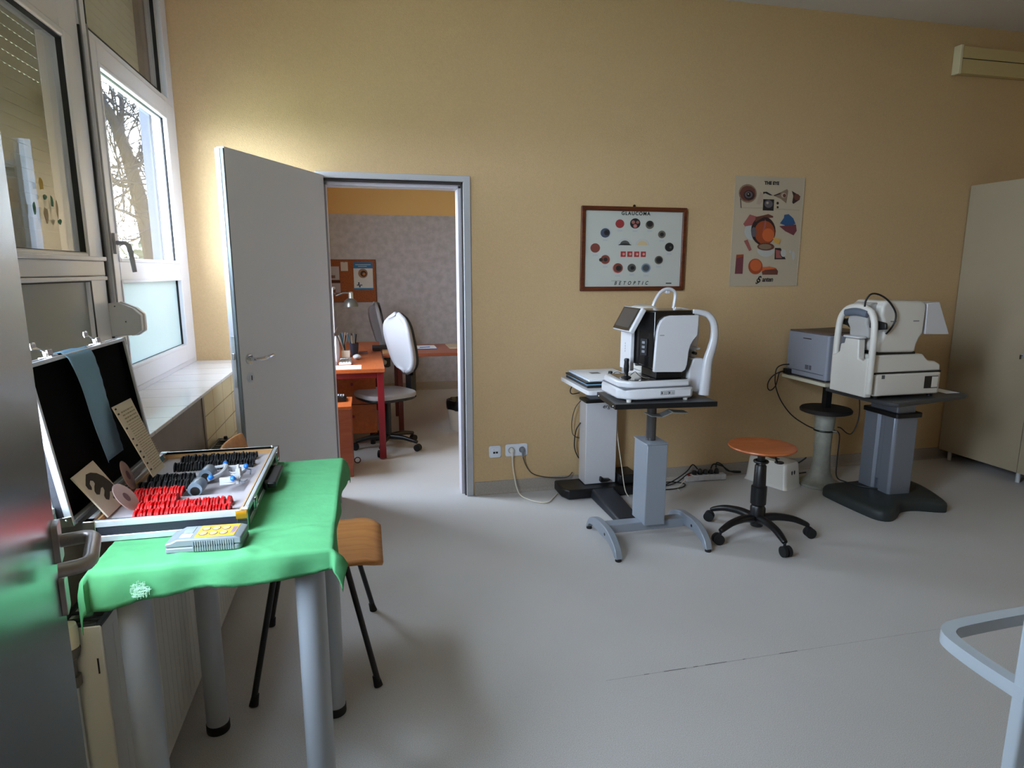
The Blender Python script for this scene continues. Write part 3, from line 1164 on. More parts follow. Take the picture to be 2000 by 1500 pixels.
for i in range(9):
    for j in range(13):
        u = i / 8
        v = j / 12 * 2 - 1
        pts.append((-0.455 - 0.03 * u - 0.03 * (1 - v * v), 2.35 + v * (0.19 - 0.02 * (2 * u - 1) ** 4), 0.70 + 0.155 * u))
fs = []
for i in range(8):
    for j in range(12):
        a = i * 13 + j
        fs.append([a, a + 1, a + 14, a + 13])
m.add(pts, fs)
m.build('backrest', M_wchair, t, smooth=60, solid=0.010)
for fx, fy, tx, ty in ((-0.008, 2.085, -0.105, 2.175), (-0.018, 2.612, -0.105, 2.52), (-0.428, 2.075, -0.345, 2.175), (-0.438, 2.585, -0.345, 2.52)):
    l = MB().cyl((fx, fy, 0.012), (tx, ty, 0.436), 0.0105, seg=12).build('leg', M_blackm, t)
    dv_ = (Vector((tx, ty, 0.436)) - Vector((fx, fy, 0.012))).normalized()
    p0 = Vector((fx, fy, 0.0))
    MB().cyl(p0, p0 + dv_ * 0.04, 0.016, 0.012, seg=12).build('foot_cap', M_rubber, l)
m = MB()
m.tube([(-0.10, 2.17, 0.436), (-0.35, 2.17, 0.432), (-0.42, 2.175, 0.45), (-0.485, 2.18, 0.80)], 0.0105, 10, 3)
m.tube([(-0.10, 2.525, 0.436), (-0.35, 2.525, 0.432), (-0.42, 2.522, 0.45), (-0.485, 2.52, 0.80)], 0.0105, 10, 3)
m.tube([(-0.12, 2.17, 0.434), (-0.12, 2.525, 0.434)], 0.010, 8)
m.tube([(-0.33, 2.17, 0.430), (-0.33, 2.525, 0.430)], 0.010, 8)
m.build('frame', M_blackm, t)

# ==================================================================== TRIAL LENS CASE
CX0, CX1, CY0, CY1 = -0.629, -0.293, 1.507, 2.069
CB, CR = TZ + 0.004, 0.915
t = thing('trial_lens_case', 'open black and aluminium case of trial lenses on the green cloth', 'case', (-0.46, 1.79, TZ + 0.002))
w_ = 0.011
m = MB()
m.box(CX0, CX1, CY0, CY0 + 0.006, CB, CR)
m.box(CX0, CX1, CY1 - 0.006, CY1, CB, CR)
m.box(CX0, CX0 + 0.006, CY0, CY1, CB, CR)
m.box(CX1 - 0.006, CX1, CY0, CY1, CB, CR)
m.box(CX0, CX1, CY0, CY1, CB, CB + 0.005)
m.build('base_shell', mat('black_case_vinyl', (26, 28, 40), 0.5, bump=0.3, bscale=300), t, bevel=0.001)
m = MB()
e = 0.0022
for z0, z1 in ((CB - 0.002, CB + 0.0125), (CR - 0.013, CR + 0.002)):
    m.box(CX0 - e, CX1 + e, CY0 - e, CY0 + 0.008, z0, z1)
    m.box(CX0 - e, CX1 + e, CY1 - 0.008, CY1 + e, z0, z1)
    m.box(CX0 - e, CX0 + 0.008, CY0 + 0.008, CY1 - 0.008, z0, z1)
    m.box(CX1 - 0.008, CX1 + e, CY0 + 0.008, CY1 - 0.008, z0, z1)
m.build('aluminium_edge', M_alu, t, bevel=0.0015)
for cx, cy in ((CX0, CY0), (CX1, CY0), (CX0, CY1), (CX1, CY1)):
    sx = -1 if cx == CX0 else 1
    sy = -1 if cy == CY0 else 1
    m = MB().box(min(cx + sx * 0.003, cx - sx * 0.02), max(cx + sx * 0.003, cx - sx * 0.02), cy + sy * 0.0022, cy + sy * 0.0042, CB + 0.001, CR + 0.003)
    m.box(cx + sx * 0.0022, cx + sx * 0.0042, min(cy + sy * 0.003, cy - sy * 0.02), max(cy + sy * 0.003, cy - sy * 0.02), CB + 0.001, CR + 0.003)
    m.box(min(cx + sx * 0.003, cx - sx * 0.016), max(cx + sx * 0.003, cx - sx * 0.016), min(cy + sy * 0.003, cy - sy * 0.016), max(cy + sy * 0.003, cy - sy * 0.016), CR + 0.002, CR + 0.0035)
    m.build('corner_guard', M_chrome, t, bevel=0.001)
m = MB().box(CX1 - 0.022, CX1 + 0.002, CY0 - 0.0048, CY0 - 0.0026, CR - 0.018, CR + 0.001)
m.build('corner_label', M_gold, t, label='yellow sticker on the front right corner')
m = MB()
m.box(CX0 + 0.007, CX1 - 0.007, CY0 + 0.0075, CY0 + 0.013, CB + 0.006, CR - 0.004)
m.box(CX0 + 0.007, CX1 - 0.007, CY1 - 0.013, CY1 - 0.0075, CB + 0.006, CR - 0.004)
m.box(CX1 - 0.017, CX1 - 0.0085, CY0 + 0.013, CY1 - 0.013, CB + 0.006, CR - 0.006)
m.box(CX0 + 0.0085, CX0 + 0.015, CY0 + 0.013, CY1 - 0.013, CB + 0.006, CR - 0.006)
m.build('wood_lining', M_woodr, t)
m = MB()
ring_t = 0.0
m.box(CX1 - 0.0088, CX1 - 0.0078, CY0 + 0.008, CY1 - 0.008, CB + 0.006, CR + 0.0025)
m.box(CX0 + 0.01, CX1 - 0.008, CY1 - 0.0082, CY1 - 0.0072, CB + 0.006, CR + 0.0025)
m.box(CX0 + 0.01, CX1 - 0.008, CY0 + 0.0072, CY0 + 0.0082, CB + 0.006, CR + 0.0025)
m.build('black_seal', M_felt, t)
# tray with a recessed compartment
TS = 0.898
gx0, gx1, gy0, gy1 = -0.478, -0.330, 1.690, 1.905
m = MB()
a0, a1, b0, b1 = CX0 + 0.015, CX1 - 0.017, CY0 + 0.013, CY1 - 0.013
m.box(a0, a1, b0, gy0, CB + 0.006, TS)
m.box(a0, a1, gy1, b1, CB + 0.006, TS)
m.box(a0, gx0, gy0, gy1, CB + 0.006, TS)
m.box(gx1, a1, gy0, gy1, CB + 0.006, TS)
m.box(gx0, gx1, gy0, gy1, CB + 0.006, CB + 0.012)
m.build('lens_tray', M_tray, t)
# front handle and two catches on the right-hand side
m = MB()
m.box(CX1 + 0.002, CX1 + 0.012, 1.752, 1.775, TZ + 0.012, TZ + 0.036)
m.box(CX1 + 0.002, CX1 + 0.012, 1.905, 1.928, TZ + 0.012, TZ + 0.036)
m.prism(rpoly(CX1 + 0.006, CX1 + 0.034, 1.757, 1.925, 0.008), 'z', TZ + 0.016, TZ + 0.032)
m.build('carry_handle', M_black, t, bevel=0.004)
for y in (1.60, 2.00):
    m = MB()
    m.box(CX1 + 0.002, CX1 + 0.006, y - 0.017, y + 0.017, CR - 0.032, CR - 0.006)
    m.box(CX1 + 0.006, CX1 + 0.010, y - 0.010, y + 0.010, CR - 0.028, CR + 0.001)
    m.tube([(CX1 + 0.009, y - 0.012, CR - 0.022), (CX1 + 0.009, y + 0.012, CR - 0.022)], 0.003, 8)
    m.build('catch', M_chrome, t, bevel=0.0008)
# lid, leaning back on the sill
TL = R(7.6)
LH, LT = 0.362, 0.040
lid_m = Matrix.Translation((-0.653, 0, 0.914)) @ Matrix.Rotation(-TL, 4, 'Y')
# local: x = thickness (negative = outside), y = world y, z = up along the lid


def lid_part(m, name, mats, **k):
    m.xf(lid_m)
    return m.build(name, mats, t, **k)


m = MB()
m.box(-LT, -LT + 0.005, CY0, CY1, 0, LH)
m.box(-LT, 0, CY0, CY0 + 0.006, 0, LH)
m.box(-LT, 0, CY1 - 0.006, CY1, 0, LH)
m.box(-LT, 0, CY0, CY1, 0, 0.006)
m.box(-LT, 0, CY0, CY1, LH - 0.006, LH)
lid = lid_part(m, 'lid_shell', MATS['black_case_vinyl'], bevel=0.001)
m = MB()
for x0, x1 in ((-LT - 0.002, -LT + 0.012), (-0.013, 0.002)):
    m.box(x0, x1, CY0 - e, CY0 + 0.007, -e, LH + e)
    m.box(x0, x1, CY1 - 0.007, CY1 + e, -e, LH + e)
    m.box(x0, x1, CY0 + 0.007, CY1 - 0.007, -e, 0.007)
    m.box(x0, x1, CY0 + 0.007, CY1 - 0.007, LH - 0.007, LH + e)
lid_part(m, 'lid_aluminium_edge', M_alu, bevel=0.0015)
m = MB()
m.box(-LT + 0.006, -0.004, CY0 + 0.0065, CY0 + 0.012, 0.0065, LH - 0.0065)
m.box(-LT + 0.006, -0.004, CY1 - 0.012, CY1 - 0.0065, 0.0065, LH - 0.0065)
m.box(-LT + 0.006, -0.016, CY0 + 0.012, CY1 - 0.012, 0.0065, LH - 0.0065)
lid_part(m, 'lid_lining', M_felt)
for y in (CY0, CY1):
    for z in (0, LH):
        sy = -1 if y == CY0 else 1
        sz = -1 if z == 0 else 1
        m = MB()
        m.box(-LT - 0.003, 0.003, y + sy * 0.0022, y + sy * 0.0042, min(z + sz * 0.003, z - sz * 0.02), max(z + sz * 0.003, z - sz * 0.02))
        m.box(-LT - 0.003, 0.003, min(y + sy * 0.003, y - sy * 0.018), max(y + sy * 0.003, y - sy * 0.018), z + sz * 0.0022, z + sz * 0.0042)
        m.mat(0).sphere((-0.010, y + sy * 0.0042, z - sz * 0.012), 0.003, 8, 6)
        lid_part(m, 'lid_corner_guard', M_chrome, bevel=0.0008)
for y in (1.648, 1.925):
    m = MB()
    m.box(-0.034, -0.004, y - 0.016, y + 0.016, LH + 0.002, LH + 0.006)
    m.tube([(-0.018, y - 0.016, LH + 0.010), (-0.018, y + 0.016, LH + 0.010)], 0.0045, 8)
    m.box(-0.024, -0.012, y - 0.012, y + 0.012, LH + 0.006, LH + 0.020)
    m.tube([(-0.018, y - 0.012, LH + 0.018), (-0.022, y - 0.035, LH + 0.028), (-0.022, y - 0.058, LH + 0.028), (-0.022, y - 0.058, LH + 0.040), (-0.022, y - 0.038, LH + 0.040)], 0.0028, 6)
    m.box(-0.024, -0.020, y - 0.060, y - 0.036, LH + 0.030, LH + 0.039)
    lid_part(m, 'latch', M_chrome, bevel=0.0008)


# lenses : one of each kind, then copies
def lens_mesh(mt, name, lm):
    m = MB()
    ro, ri, th = 0.0200, 0.0135, 0.0021
    seg = 22
    prof = [(ri, -th), (ro, -th), (ro, th), (ri, th), (ri, -th)]
    vs = []
    for r, h in prof:
        for i in range(seg):
            a = 2 * PI * i / seg
            vs.append((h, math.cos(a) * r, math.sin(a) * r))
    fs = []
    for k in range(4):
        for i in range(seg):
            j = (i + 1) % seg
            fs.append([k * seg + i, k * seg + j, (k + 1) * seg + j, (k + 1) * seg + i])
    m.add(vs, fs)
    m.box(-0.0014, 0.0014, -0.0045, 0.0045, 0.0182, 0.0225)
    m.mat(1).lathe([(ri, -0.0006), (ri, 0.0006)], (0, 0, 0), 18, 'x')
    o = m.build(name, [mt, lm], smooth=40)
    return o


def lens_row(proto, x0, x1, y, n, label, group, first):
    for i in range(n):
        o = proto if (first and i == 0) else proto.copy()
        if o is not proto:
            COL.objects.link(o)
        f = i / (n - 1)
        o.location = (x0 + (x1 - x0) * f, y + random.uniform(-.0012, .0012), TS + 0.0010 + random.uniform(-.001, .001))
        o.rotation_euler = (random.choice((-.5, .2, .6, 2.6, 3.4)) + random.uniform(-.3, .3), random.uniform(-.10, .16), random.uniform(-.05, .05))
        tag(o, label, 'lens', group)


red = lens_mesh(M_red, 'trial_lens', mat('red_tinted_lens', (170, 30, 34), 0.4, spec=0.3))
blk = lens_mesh(M_blk, 'trial_lens', mat('dark_lens', (24, 24, 32), 0.4, spec=0.3))
rows = [
    (red, -0.540, -0.338, 1.552, 30, 'red-rimmed round trial lens in the red row nearest the front edge of the case'),
    (red, -0.548, -0.345, 1.602, 30, 'red-rimmed round trial lens in the second red row from the front of the case'),
    (red, -0.592, -0.482, 1.658, 17, 'red-rimmed round trial lens in the third red row, a short one'),
    (red, -0.592, -0.482, 1.712, 17, 'red-rimmed round trial lens in the rearmost red row, beside the black ones'),
    (blk, -0.598, -0.484, 1.768, 17, 'black-rimmed round trial lens in the black row next to the red ones'),
    (blk, -0.592, -0.484, 1.826, 17, 'black-rimmed round trial lens in the second short black row'),
    (blk, -0.555, -0.345, 1.930, 30, 'black-rimmed round trial lens in the long black row behind the grey drums'),
    (blk, -0.555, -0.348, 2.005, 30, 'black-rimmed round trial lens in the rearmost long black row of the case'),
]
gn = ['front red row', 'second red row', 'third red row', 'fourth red row', 'first black row', 'second black row', 'third black row', 'rear black row']
seen = set()
for (p, x0, x1, y, n, lb), g in zip(rows, gn):
    lens_row(p, x0, x1, y, n, lb, 'trial lenses in the ' + g, p.name not in seen)
    seen.add(p.name)

# measuring frame and two grey drums in the compartment
t = thing('trial_spectacles', 'pale grey trial frame with blue knobs lying in the compartment of the lens case', 'trial frame', (-0.39, 1.79, CB + 0.014))
zf = CB + 0.040
M_tf = mat('pale_grey_frame_plastic', (176, 178, 184), 0.35)


def torus(m, c, R_, r, axis='z', seg=24, k=8, a0=0, a1=360):
    pts = []
    for i in range(seg + 1):
        a = R(a0 + (a1 - a0) * i / seg)
        if axis == 'z':
            pts.append((c[0] + R_ * math.cos(a), c[1] + R_ * math.sin(a), c[2]))
        elif axis == 'y':
            pts.append((c[0] + R_ * math.cos(a), c[1], c[2] + R_ * math.sin(a)))
        else:
            pts.append((c[0], c[1] + R_ * math.cos(a), c[2] + R_ * math.sin(a)))
    m.tube(pts, r, k)
    return m


m = MB()
for y in (1.755, 1.835):
    torus(m, (-0.372, y, zf), 0.020, 0.003)
    torus(m, (-0.372, y, zf + 0.006), 0.021, 0.0022)
m.box(-0.376, -0.352, 1.776, 1.814, zf - 0.003, zf + 0.004)
m.box(-0.398, -0.350, 1.738, 1.746, zf - 0.004, zf + 0.016)
m.box(-0.398, -0.350, 1.846, 1.854, zf - 0.004, zf + 0.016)
m.build('rims', M_tf, t, bevel=0.0008)
m = MB()
m.box(-0.366, -0.354, 1.784, 1.806, zf + 0.002, zf + 0.024)
m.cyl((-0.360, 1.795, zf + 0.006), (-0.360, 1.795, zf + 0.034), 0.004, seg=10)
m.build('bridge', M_tf, t, bevel=0.001)
for y in (1.742, 1.852):
    m = MB().tube([(-0.350, y, zf + 0.004), (-0.338, y, zf), (-0.335, y - 0.03 * (1 if y > 1.8 else -1), zf - 0.004)], 0.002, 6)
    m.build('temple_arm', M_gsteel, t)
for c in ((-0.408, 1.870, zf + 0.018), (-0.424, 1.760, zf + 0.014), (-0.362, 1.728, zf + 0.016), (-0.348, 1.842, zf + 0.014)):
    MB().sphere(c, 0.0072, 14, 10).build('knob', M_blue, t)
m = MB()
m.tube([(-0.43, 1.76, zf + 0.008), (-0.405, 1.79, zf + 0.012), (-0.40, 1.84, zf + 0.016), (-0.41, 1.865, zf + 0.014)], 0.006, 8, 3)
m.tube([(-0.44, 1.875, zf + 0.006), (-0.405, 1.862, zf + 0.014)], 0.0045, 8)
m.build('side_arm', M_tf, t)
for k, y in enumerate((1.735, 1.850)):
    t = thing('grey_drum', ('near' if k == 0 else 'far') + ' grey-blue metal drum lying in the compartment beside the trial frame', 'drum', (-0.452, y, CB + 0.012), 0, None)
    m = MB().lathe([(0.0175, 0), (0.0188, 0.002), (0.0188, 0.052), (0.0175, 0.054)], (-0.452, y - 0.027, zf - 0.002), 26, 'y')
    m.build('barrel', M_gsteel, t)
    m = MB().lathe([(0.0115, 0), (0.0115, 0.0012)], (-0.452, y - 0.0282, zf - 0.005), 22, 'y')
    m.build('end_opening', M_black, t)
    MB().box(-0.500, -0.482, y - 0.028, y + 0.006, TS + 0.0003, TS + 0.003).build('white_tab', M_white, t)

# cards and paddles in the case
def quad_card(name, label, cat, pts, mt, th=0.0025, extra=None):
    P = [Vector(p) for p in pts]
    n = (P[1] - P[0]).cross(P[3] - P[0]).normalized()
    m = MB().hexa([p - n * th / 2 for p in P], [p + n * th / 2 for p in P])
    t = thing(name, label, cat, (P[0] + P[1]) / 2)
    m.build('card', mt, t, bevel=0.0004)
    return t, P, n


# order: bottom near, bottom far, top far, top near
t, P, n = quad_card('silhouette_card', 'cream card with a black three-pronged hand shape leaning in the open case', 'card',
                    [(-0.606, 1.567, 0.902), (-0.606, 1.687, 0.902), (-0.672, 1.687, 1.008), (-0.672, 1.567, 1.003)], M_card, 0.004)
O, U, V = P[3], (P[2] - P[3]), (P[0] - P[3])
nn = U.cross(V).normalized()
if nn.x < 0:
    nn = -nn
# hand shape, u across 0..1, v down 0..1
hs = [(0.14, 0.30), (0.12, 0.40), (0.19, 0.46), (0.25, 0.42), (0.29, 0.33), (0.40, 0.28), (0.48, 0.33), (0.46, 0.40), (0.36, 0.44), (0.24, 0.52),
      (0.22, 0.60), (0.30, 0.65), (0.42, 0.60), (0.52, 0.56), (0.60, 0.58), (0.56, 0.66), (0.40, 0.74), (0.36, 0.82), (0.43, 0.88), (0.56, 0.83),
      (0.68, 0.76), (0.76, 0.78), (0.72, 0.86), (0.60, 0.92), (0.66, 0.98), (0.82, 0.96), (0.97, 0.88), (0.98, 0.60), (0.92, 0.40), (0.80, 0.25), (0.62, 0.15), (0.44, 0.12), (0.30, 0.20)]
pp = [O + U * (0.04 + 0.90 * a) + V * (0.02 + 0.86 * b) for a, b in hs]
k = len(pp)
m = MB()
lo = [p + nn * 0.0022 for p in pp]
hi = [p + nn * 0.0028 for p in pp]
m.add(lo + hi, [list(range(k)), [k + i for i in range(k)]] + [[i, (i + 1) % k, k + (i + 1) % k, k + i] for i in range(k)])
m.build('hand_silhouette', mat('dark_brown_print', (38, 32, 26), 0.6), t, smooth=0)

t, P, n = quad_card('reading_chart_strip', 'long cream plastic strip printed with lines and square holes leaning on the lid', 'chart',
                    [(-0.572, 1.786, 0.925), (-0.572, 1.886, 0.925), (-0.653, 1.925, 1.118), (-0.653, 1.790, 1.120)], M_list, 0.0025)
O, U, V = P[3], (P[2] - P[3]), (P[0] - P[3])
nn = U.cross(V).normalized()
if nn.x < 0:
    nn = -nn


def stripe(m, u0, u1, v0, v1, off=0.0016):
    q = [O + U * u + V * v + nn * off for u, v in ((u0, v0), (u1, v0), (u1, v1), (u0, v1))]
    m.hexa(q, [p + nn * 0.0004 for p in q])


m = MB()
for v in (0.03, 0.10, 0.30, 0.45, 0.54, 0.63, 0.71, 0.80, 0.89):
    stripe(m, 0.04, 0.12, v, v + 0.022)
m.build('square_hole', M_ink, t, smooth=0)['kind'] = 'stuff'
m = MB()
rnd = random.Random(9)
v = 0.10
while v < 0.94:
    h = 0.018 if v < 0.25 else 0.009
    u = 0.22
    while u < 0.85:
        w2 = rnd.uniform(0.04, 0.14)
        stripe(m, u, min(u + w2, 0.9), v, v + h)
        u += w2 + 0.03
    v += 0.045 if v < 0.25 else 0.032
m.build('printed_text', mat('grey_chart_print', (150, 134, 104), 0.7), t, smooth=0)['kind'] = 'stuff'
m = MB()
stripe(m, 0.72, 0.92, 0.86, 0.93, 0.0020)
m.build('blue_green_square', mat('petrol_print', (50, 96, 110), 0.6), t, smooth=0)

M_pad = mat('smoky_paddle_plastic', (150, 126, 124), 0.25, coat=0.4)
for k, (cx, cy, cz, ry, rz_) in enumerate((((-0.575, 1.60, 0.937, -38, -14)), ((-0.618, 1.745, 0.948, -18, -4)))):
    t = thing('occluder_paddle', ('smoky oval paddle leaning on the hand-shape card' if k == 0 else 'smoky oval paddle leaning on the lid beside the long chart strip'), 'paddle', (cx, cy, cz))
    m = MB().lathe([(0.0285, -0.0012), (0.030, 0), (0.0285, 0.0012)], (0, 0, 0), 28, 'x', 1.0 if k == 0 else 0.8, 1.35)
    m.xf(Matrix.Translation((cx, cy, cz)) @ Matrix.Rotation(R(rz_), 4, 'Z') @ Matrix.Rotation(R(ry), 4, 'Y'))
    m.build('disc', M_pad, t)
    m = MB().lathe([(0.0095, -0.0016), (0.0095, 0.0020)], (0, 0, 0), 18, 'x', 0.8, 1.3)
    m.xf(Matrix.Translation((cx, cy, cz)) @ Matrix.Rotation(R(rz_), 4, 'Z') @ Matrix.Rotation(R(ry), 4, 'Y'))
    m.build('centre_lens', mat('dark_mauve_lens', (88, 66, 74), 0.2), t)
# blue paper towel over the lid
m = MB()
pts = []
NR, NC = 26, 12
for i in range(NR + 1):
    s = i / NR
    for j in range(NC + 1):
        c = j / NC
        y = 1.675 + 0.140 * c
        L = s * 0.40
        # start behind the lid, over the top edge, down the inner face
        if L < 0.07:
            x, z = -LT - 0.006, LH - 0.07 + L
        elif L < 0.07 + LT:
            x, z = -LT - 0.006 + (L - 0.07) * 1.12, LH + 0.006 - 0.003 * math.sin((L - .07) / LT * PI) + 0.002
        else:
            dd_ = L - 0.07 - LT
            x, z = 0.006 + 0.010 * math.sin(min(1, dd_ / 0.25) * PI) * (0.5 + 0.5 * math.cos(c * 7 + dd_ * 14)) + 0.012 * max(0, 0.18 - c) * dd_ * 14, LH + 0.004 - dd_
            y = 1.675 + 0.045 * (dd_ / 0.29) + (0.140 - 0.012 * dd_ / 0.29) * c
        if j == NC:
            y += 0.0015 * ((i % 2) * 2 - 1)
        pts.append((x, y, z))
fs = []
for i in range(NR):
    for j in range(NC):
        a = i * (NC + 1) + j
        fs.append([a, a + 1, a + NC + 2, a + NC + 1])
m.add(pts, fs)
m.xf(lid_m)
tag(m.build('paper_towel', M_blued, smooth=70, solid=0.0008), 'light blue strip of paper towel hanging over the lid of the lens case', 'paper towel')

# --- handheld device in front of the case
t = thing('handheld_meter', 'light grey handheld meter with a yellow keypad lying on the green cloth', 'meter', (-0.362, 1.438, TZ + 0.002), R(-3))
HLx, HWy, HZ = 0.078, 0.038, 0.031
m = MB()
m.prism(rpoly(-HLx, HLx, -HWy, HWy, [0.008, 0.004, 0.004, 0.012]), 'z', 0.0, 0.013)
m.build('lower_shell', M_meter, t, bevel=0.003, local=True)
m = MB()
m.prism([(-HLx, 0.0135), (HLx, 0.0135), (HLx, HZ - 0.004), (HLx - 0.014, HZ), (-HLx + 0.024, HZ), (-HLx + 0.012, HZ - 0.006), (-HLx, HZ - 0.008)], 'y', -HWy, HWy)
m.build('upper_shell', M_meter, t, bevel=0.003, local=True)
m = MB()
for i in range(18):
    x = -0.022 + i * 0.0048
    m.box(x, x + 0.0026, -HWy - 0.0012, -HWy + 0.001, 0.002, HZ - 0.006)
m.build('grip_ribs', M_meter, t, bevel=0.0004, local=True)
m = MB().box(-0.020, 0.062, -HWy + 0.006, HWy - 0.004, HZ, HZ + 0.0006)
m.build('keypad', M_yell, t, local=True)
for i in range(3):
    for j in range(2):
        cx, cy = -0.006 + i * 0.021, -0.013 + j * 0.027
        b_ = MB().prism([(cx + 0.0088 * math.cos(a) * (1.0), cy + 0.0100 * math.sin(a)) for a in [2 * PI * q / 20 for q in range(20)]], 'z', HZ + 0.0006, HZ + 0.0012)
        b_.mat(1).prism([(cx + 0.0074 * math.cos(a), cy + 0.0085 * math.sin(a)) for a in [2 * PI * q / 20 for q in range(20)]], 'z', HZ + 0.0012, HZ + 0.0016)
        b_.mat(2).prism([(cx + 0.005 * math.cos(a), cy - 0.002 + 0.0035 * math.sin(a)) for a in [PI + PI * q / 10 for q in range(11)]], 'z', HZ + 0.0016, HZ + 0.0019)
        b_.build('key', [cmat(80, 70, 90), cmat(236, 200, 110), M_lilac], t, local=True, smooth=0)
m = MB()
for q in range(6):
    m.box(0.051 + q * 0.0016, 0.0518 + q * 0.0016, -0.02 + 0.004 * (q % 3), 0.02 - 0.004 * (q % 2), HZ + 0.0006, HZ + 0.0009)
m.build('printed_marks', M_lilac, t, local=True, smooth=0)['kind'] = 'stuff'
m = MB().box(-0.050, -0.030, -0.004, HWy - 0.008, HZ - 0.0002, HZ + 0.0005)
m.build('display', M_lcd, t, local=True)
m = MB().box(-0.051, -0.028, -0.026, -0.008, HZ - 0.0002, HZ + 0.0005)
m.build('white_label', M_white_p, t, local=True)

# ==================================================================== BACK WALL : pictures, sockets
def disc(m, cx, cz, r, y, mi, rz=None, n=24, th=0.0004):
    m.mat(mi)
    rz = rz or r
    m.prism([(cx + r * math.cos(2 * PI * i / n), cz + rz * math.sin(2 * PI * i / n)) for i in range(n)], 'y', y - th, y)


def fpoly(m, pts, y, mi, th=0.0004):
    m.mat(mi).prism(pts, 'y', y - th, y)


# --- framed chart : x 1.365..2.100, z 1.340..1.878
PX0, PX1, PZ0, PZ1 = 1.365, 2.100, 1.340, 1.878
t = thing('framed_eye_chart', 'wood-framed white chart of round eye pictures titled GLAUCOMA on the yellow wall', 'picture', (1.73, D, PZ0))
m = MB()
fw = 0.028
y0, y1 = D - 0.024, D - 0.002
a, b, c, d = (PX0, PZ0), (PX1, PZ0), (PX1, PZ1), (PX0, PZ1)
ia, ib, ic, id_ = (PX0 + fw, PZ0 + fw), (PX1 - fw, PZ0 + fw), (PX1 - fw, PZ1 - fw), (PX0 + fw, PZ1 - fw)
for q in ((a, b, ib, ia), (b, c, ic, ib), (c, d, id_, ic), (d, a, ia, id_)):
    m.prism(list(q), 'y', y0, y1)
m.build('frame', M_frame, t, bevel=0.004)
m = MB().box(PX0 + 0.02, PX1 - 0.02, D - 0.012, D - 0.006, PZ0 + 0.02, PZ1 - 0.02)
m.build('backing_sheet', M_paper, t, smooth=0)
m = MB().lathe([(0.009, 0), (0.009, 0.004)], (1.727, D - 0.012, PZ1 + 0.006), 14, 'y')
m.build('hanging_eye', M_black, t)


def gx(u):      # u, v measured on the zoomed photograph of the chart (sheet 110..1735 x 100..1400)
    return PX0 + fw + (u - 105) / (1755 - 105) * (PX1 - PX0 - 2 * fw)


def gz(v):
    return PZ1 - fw - (v - 105) / (1405 - 105) * (PZ1 - PZ0 - 2 * fw)


cols = [cmat(150, 48, 50), cmat(26, 22, 24), cmat(150, 96, 88), cmat(74, 76, 72), cmat(66, 74, 92), cmat(40, 36, 34), cmat(186, 186, 178),
        cmat(120, 60, 48), cmat(200, 176, 136), cmat(178, 180, 184), cmat(200, 120, 116), cmat(98, 90, 78), cmat(110, 124, 132)]
yp = D - 0.012
PR = []
# (u, v, r, rings as (scale, colour, du, dv))
PR += [(680, 320, 74, [(1.20, 6, 0, 0), (1.0, 7, 0, 0), (.92, 0, 0, 0)])]
PR += [(940, 310, 88, [(1.0, 5, 0, 0), (.86, 1, 0, 0), (.34, 2, -35, -20), (.30, 2, 40, -20), (.40, 2, 0, 45), (.26, 10, 0, 45)])]
PR += [(1190, 320, 72, [(1.2, 6, 0, 0), (1.0, 11, 0, 10), (.75, 5, 0, -8), (.45, 1, 0, -5)])]
PR += [(1405, 492, 66, [(1.1, 6, 0, 0), (1.0, 11, 0, 0), (.55, 5, 0, 0), (.3, 1, 0, 0)])]
PR += [(1545, 712, 78, [(1.15, 6, 5, 0), (1.0, 5, 0, 0), (.80, 1, 0, 0), (.25, 3, 20, 5)])]
PR += [(1370, 940, 74, [(1.15, 6, 15, 0), (1.0, 11, 0, 0), (.75, 5, 5, 0), (.42, 1, 15, 0)])]
PR += [(1155, 1080, 92, [(1.0, 9, 0, 0), (.86, 12, -5, 0), (.62, 4, -5, 0), (.42, 3, -10, 5)])]
PR += [(905, 1080, 74, [(1.15, 6, 10, 0), (1.0, 11, 0, 0), (.9, 3, 0, 0), (.45, 1, 12, 0)])]
PR += [(665, 1085, 88, [(1.12, 6, 0, 0), (1.0, 10, 0, 0), (.93, 7, 5, -5), (.55, 5, 15, 0), (.28, 1, 0, 0)])]
PR += [(450, 935, 80, [(1.12, 6, 8, 0), (1.0, 2, 0, 0), (.9, 7, 0, 0), (.42, 5, 5, 0), (.4, 5, -72, 5)])]
PR += [(278, 738, 80, [(1.08, 6, 4, 0), (1.0, 7, 0, 0), (.85, 7, 0, 0)])]
PR += [(440, 480, 80, [(1.15, 9, 12, 0), (1.0, 4, 0, 0), (.60, 5, 25, -5), (.35, 1, 28, -5)])]
for q, (u, v, r, rings) in enumerate(PR):
    m = MB()
    k = (PX1 - PX0 - 2 * fw) / 1650
    kz = (PZ1 - PZ0 - 2 * fw) / 1300
    for li, (sc, ci, du, dv) in enumerate(rings):
        disc(m, gx(u + du), gz(v + dv), r * sc * k, yp - 0.0003 * li, ci, r * sc * kz)
    # small caption block beneath
    disc_y = yp
    m.mat(9).prism([(gx(u - 40), gz(v + r + 60)), (gx(u + 45), gz(v + r + 60)), (gx(u + 45), gz(v + r + 28)), (gx(u - 40), gz(v + r + 28))], 'y', yp - 0.0003, yp)
    m.build('eye_picture', cols, t, smooth=0)
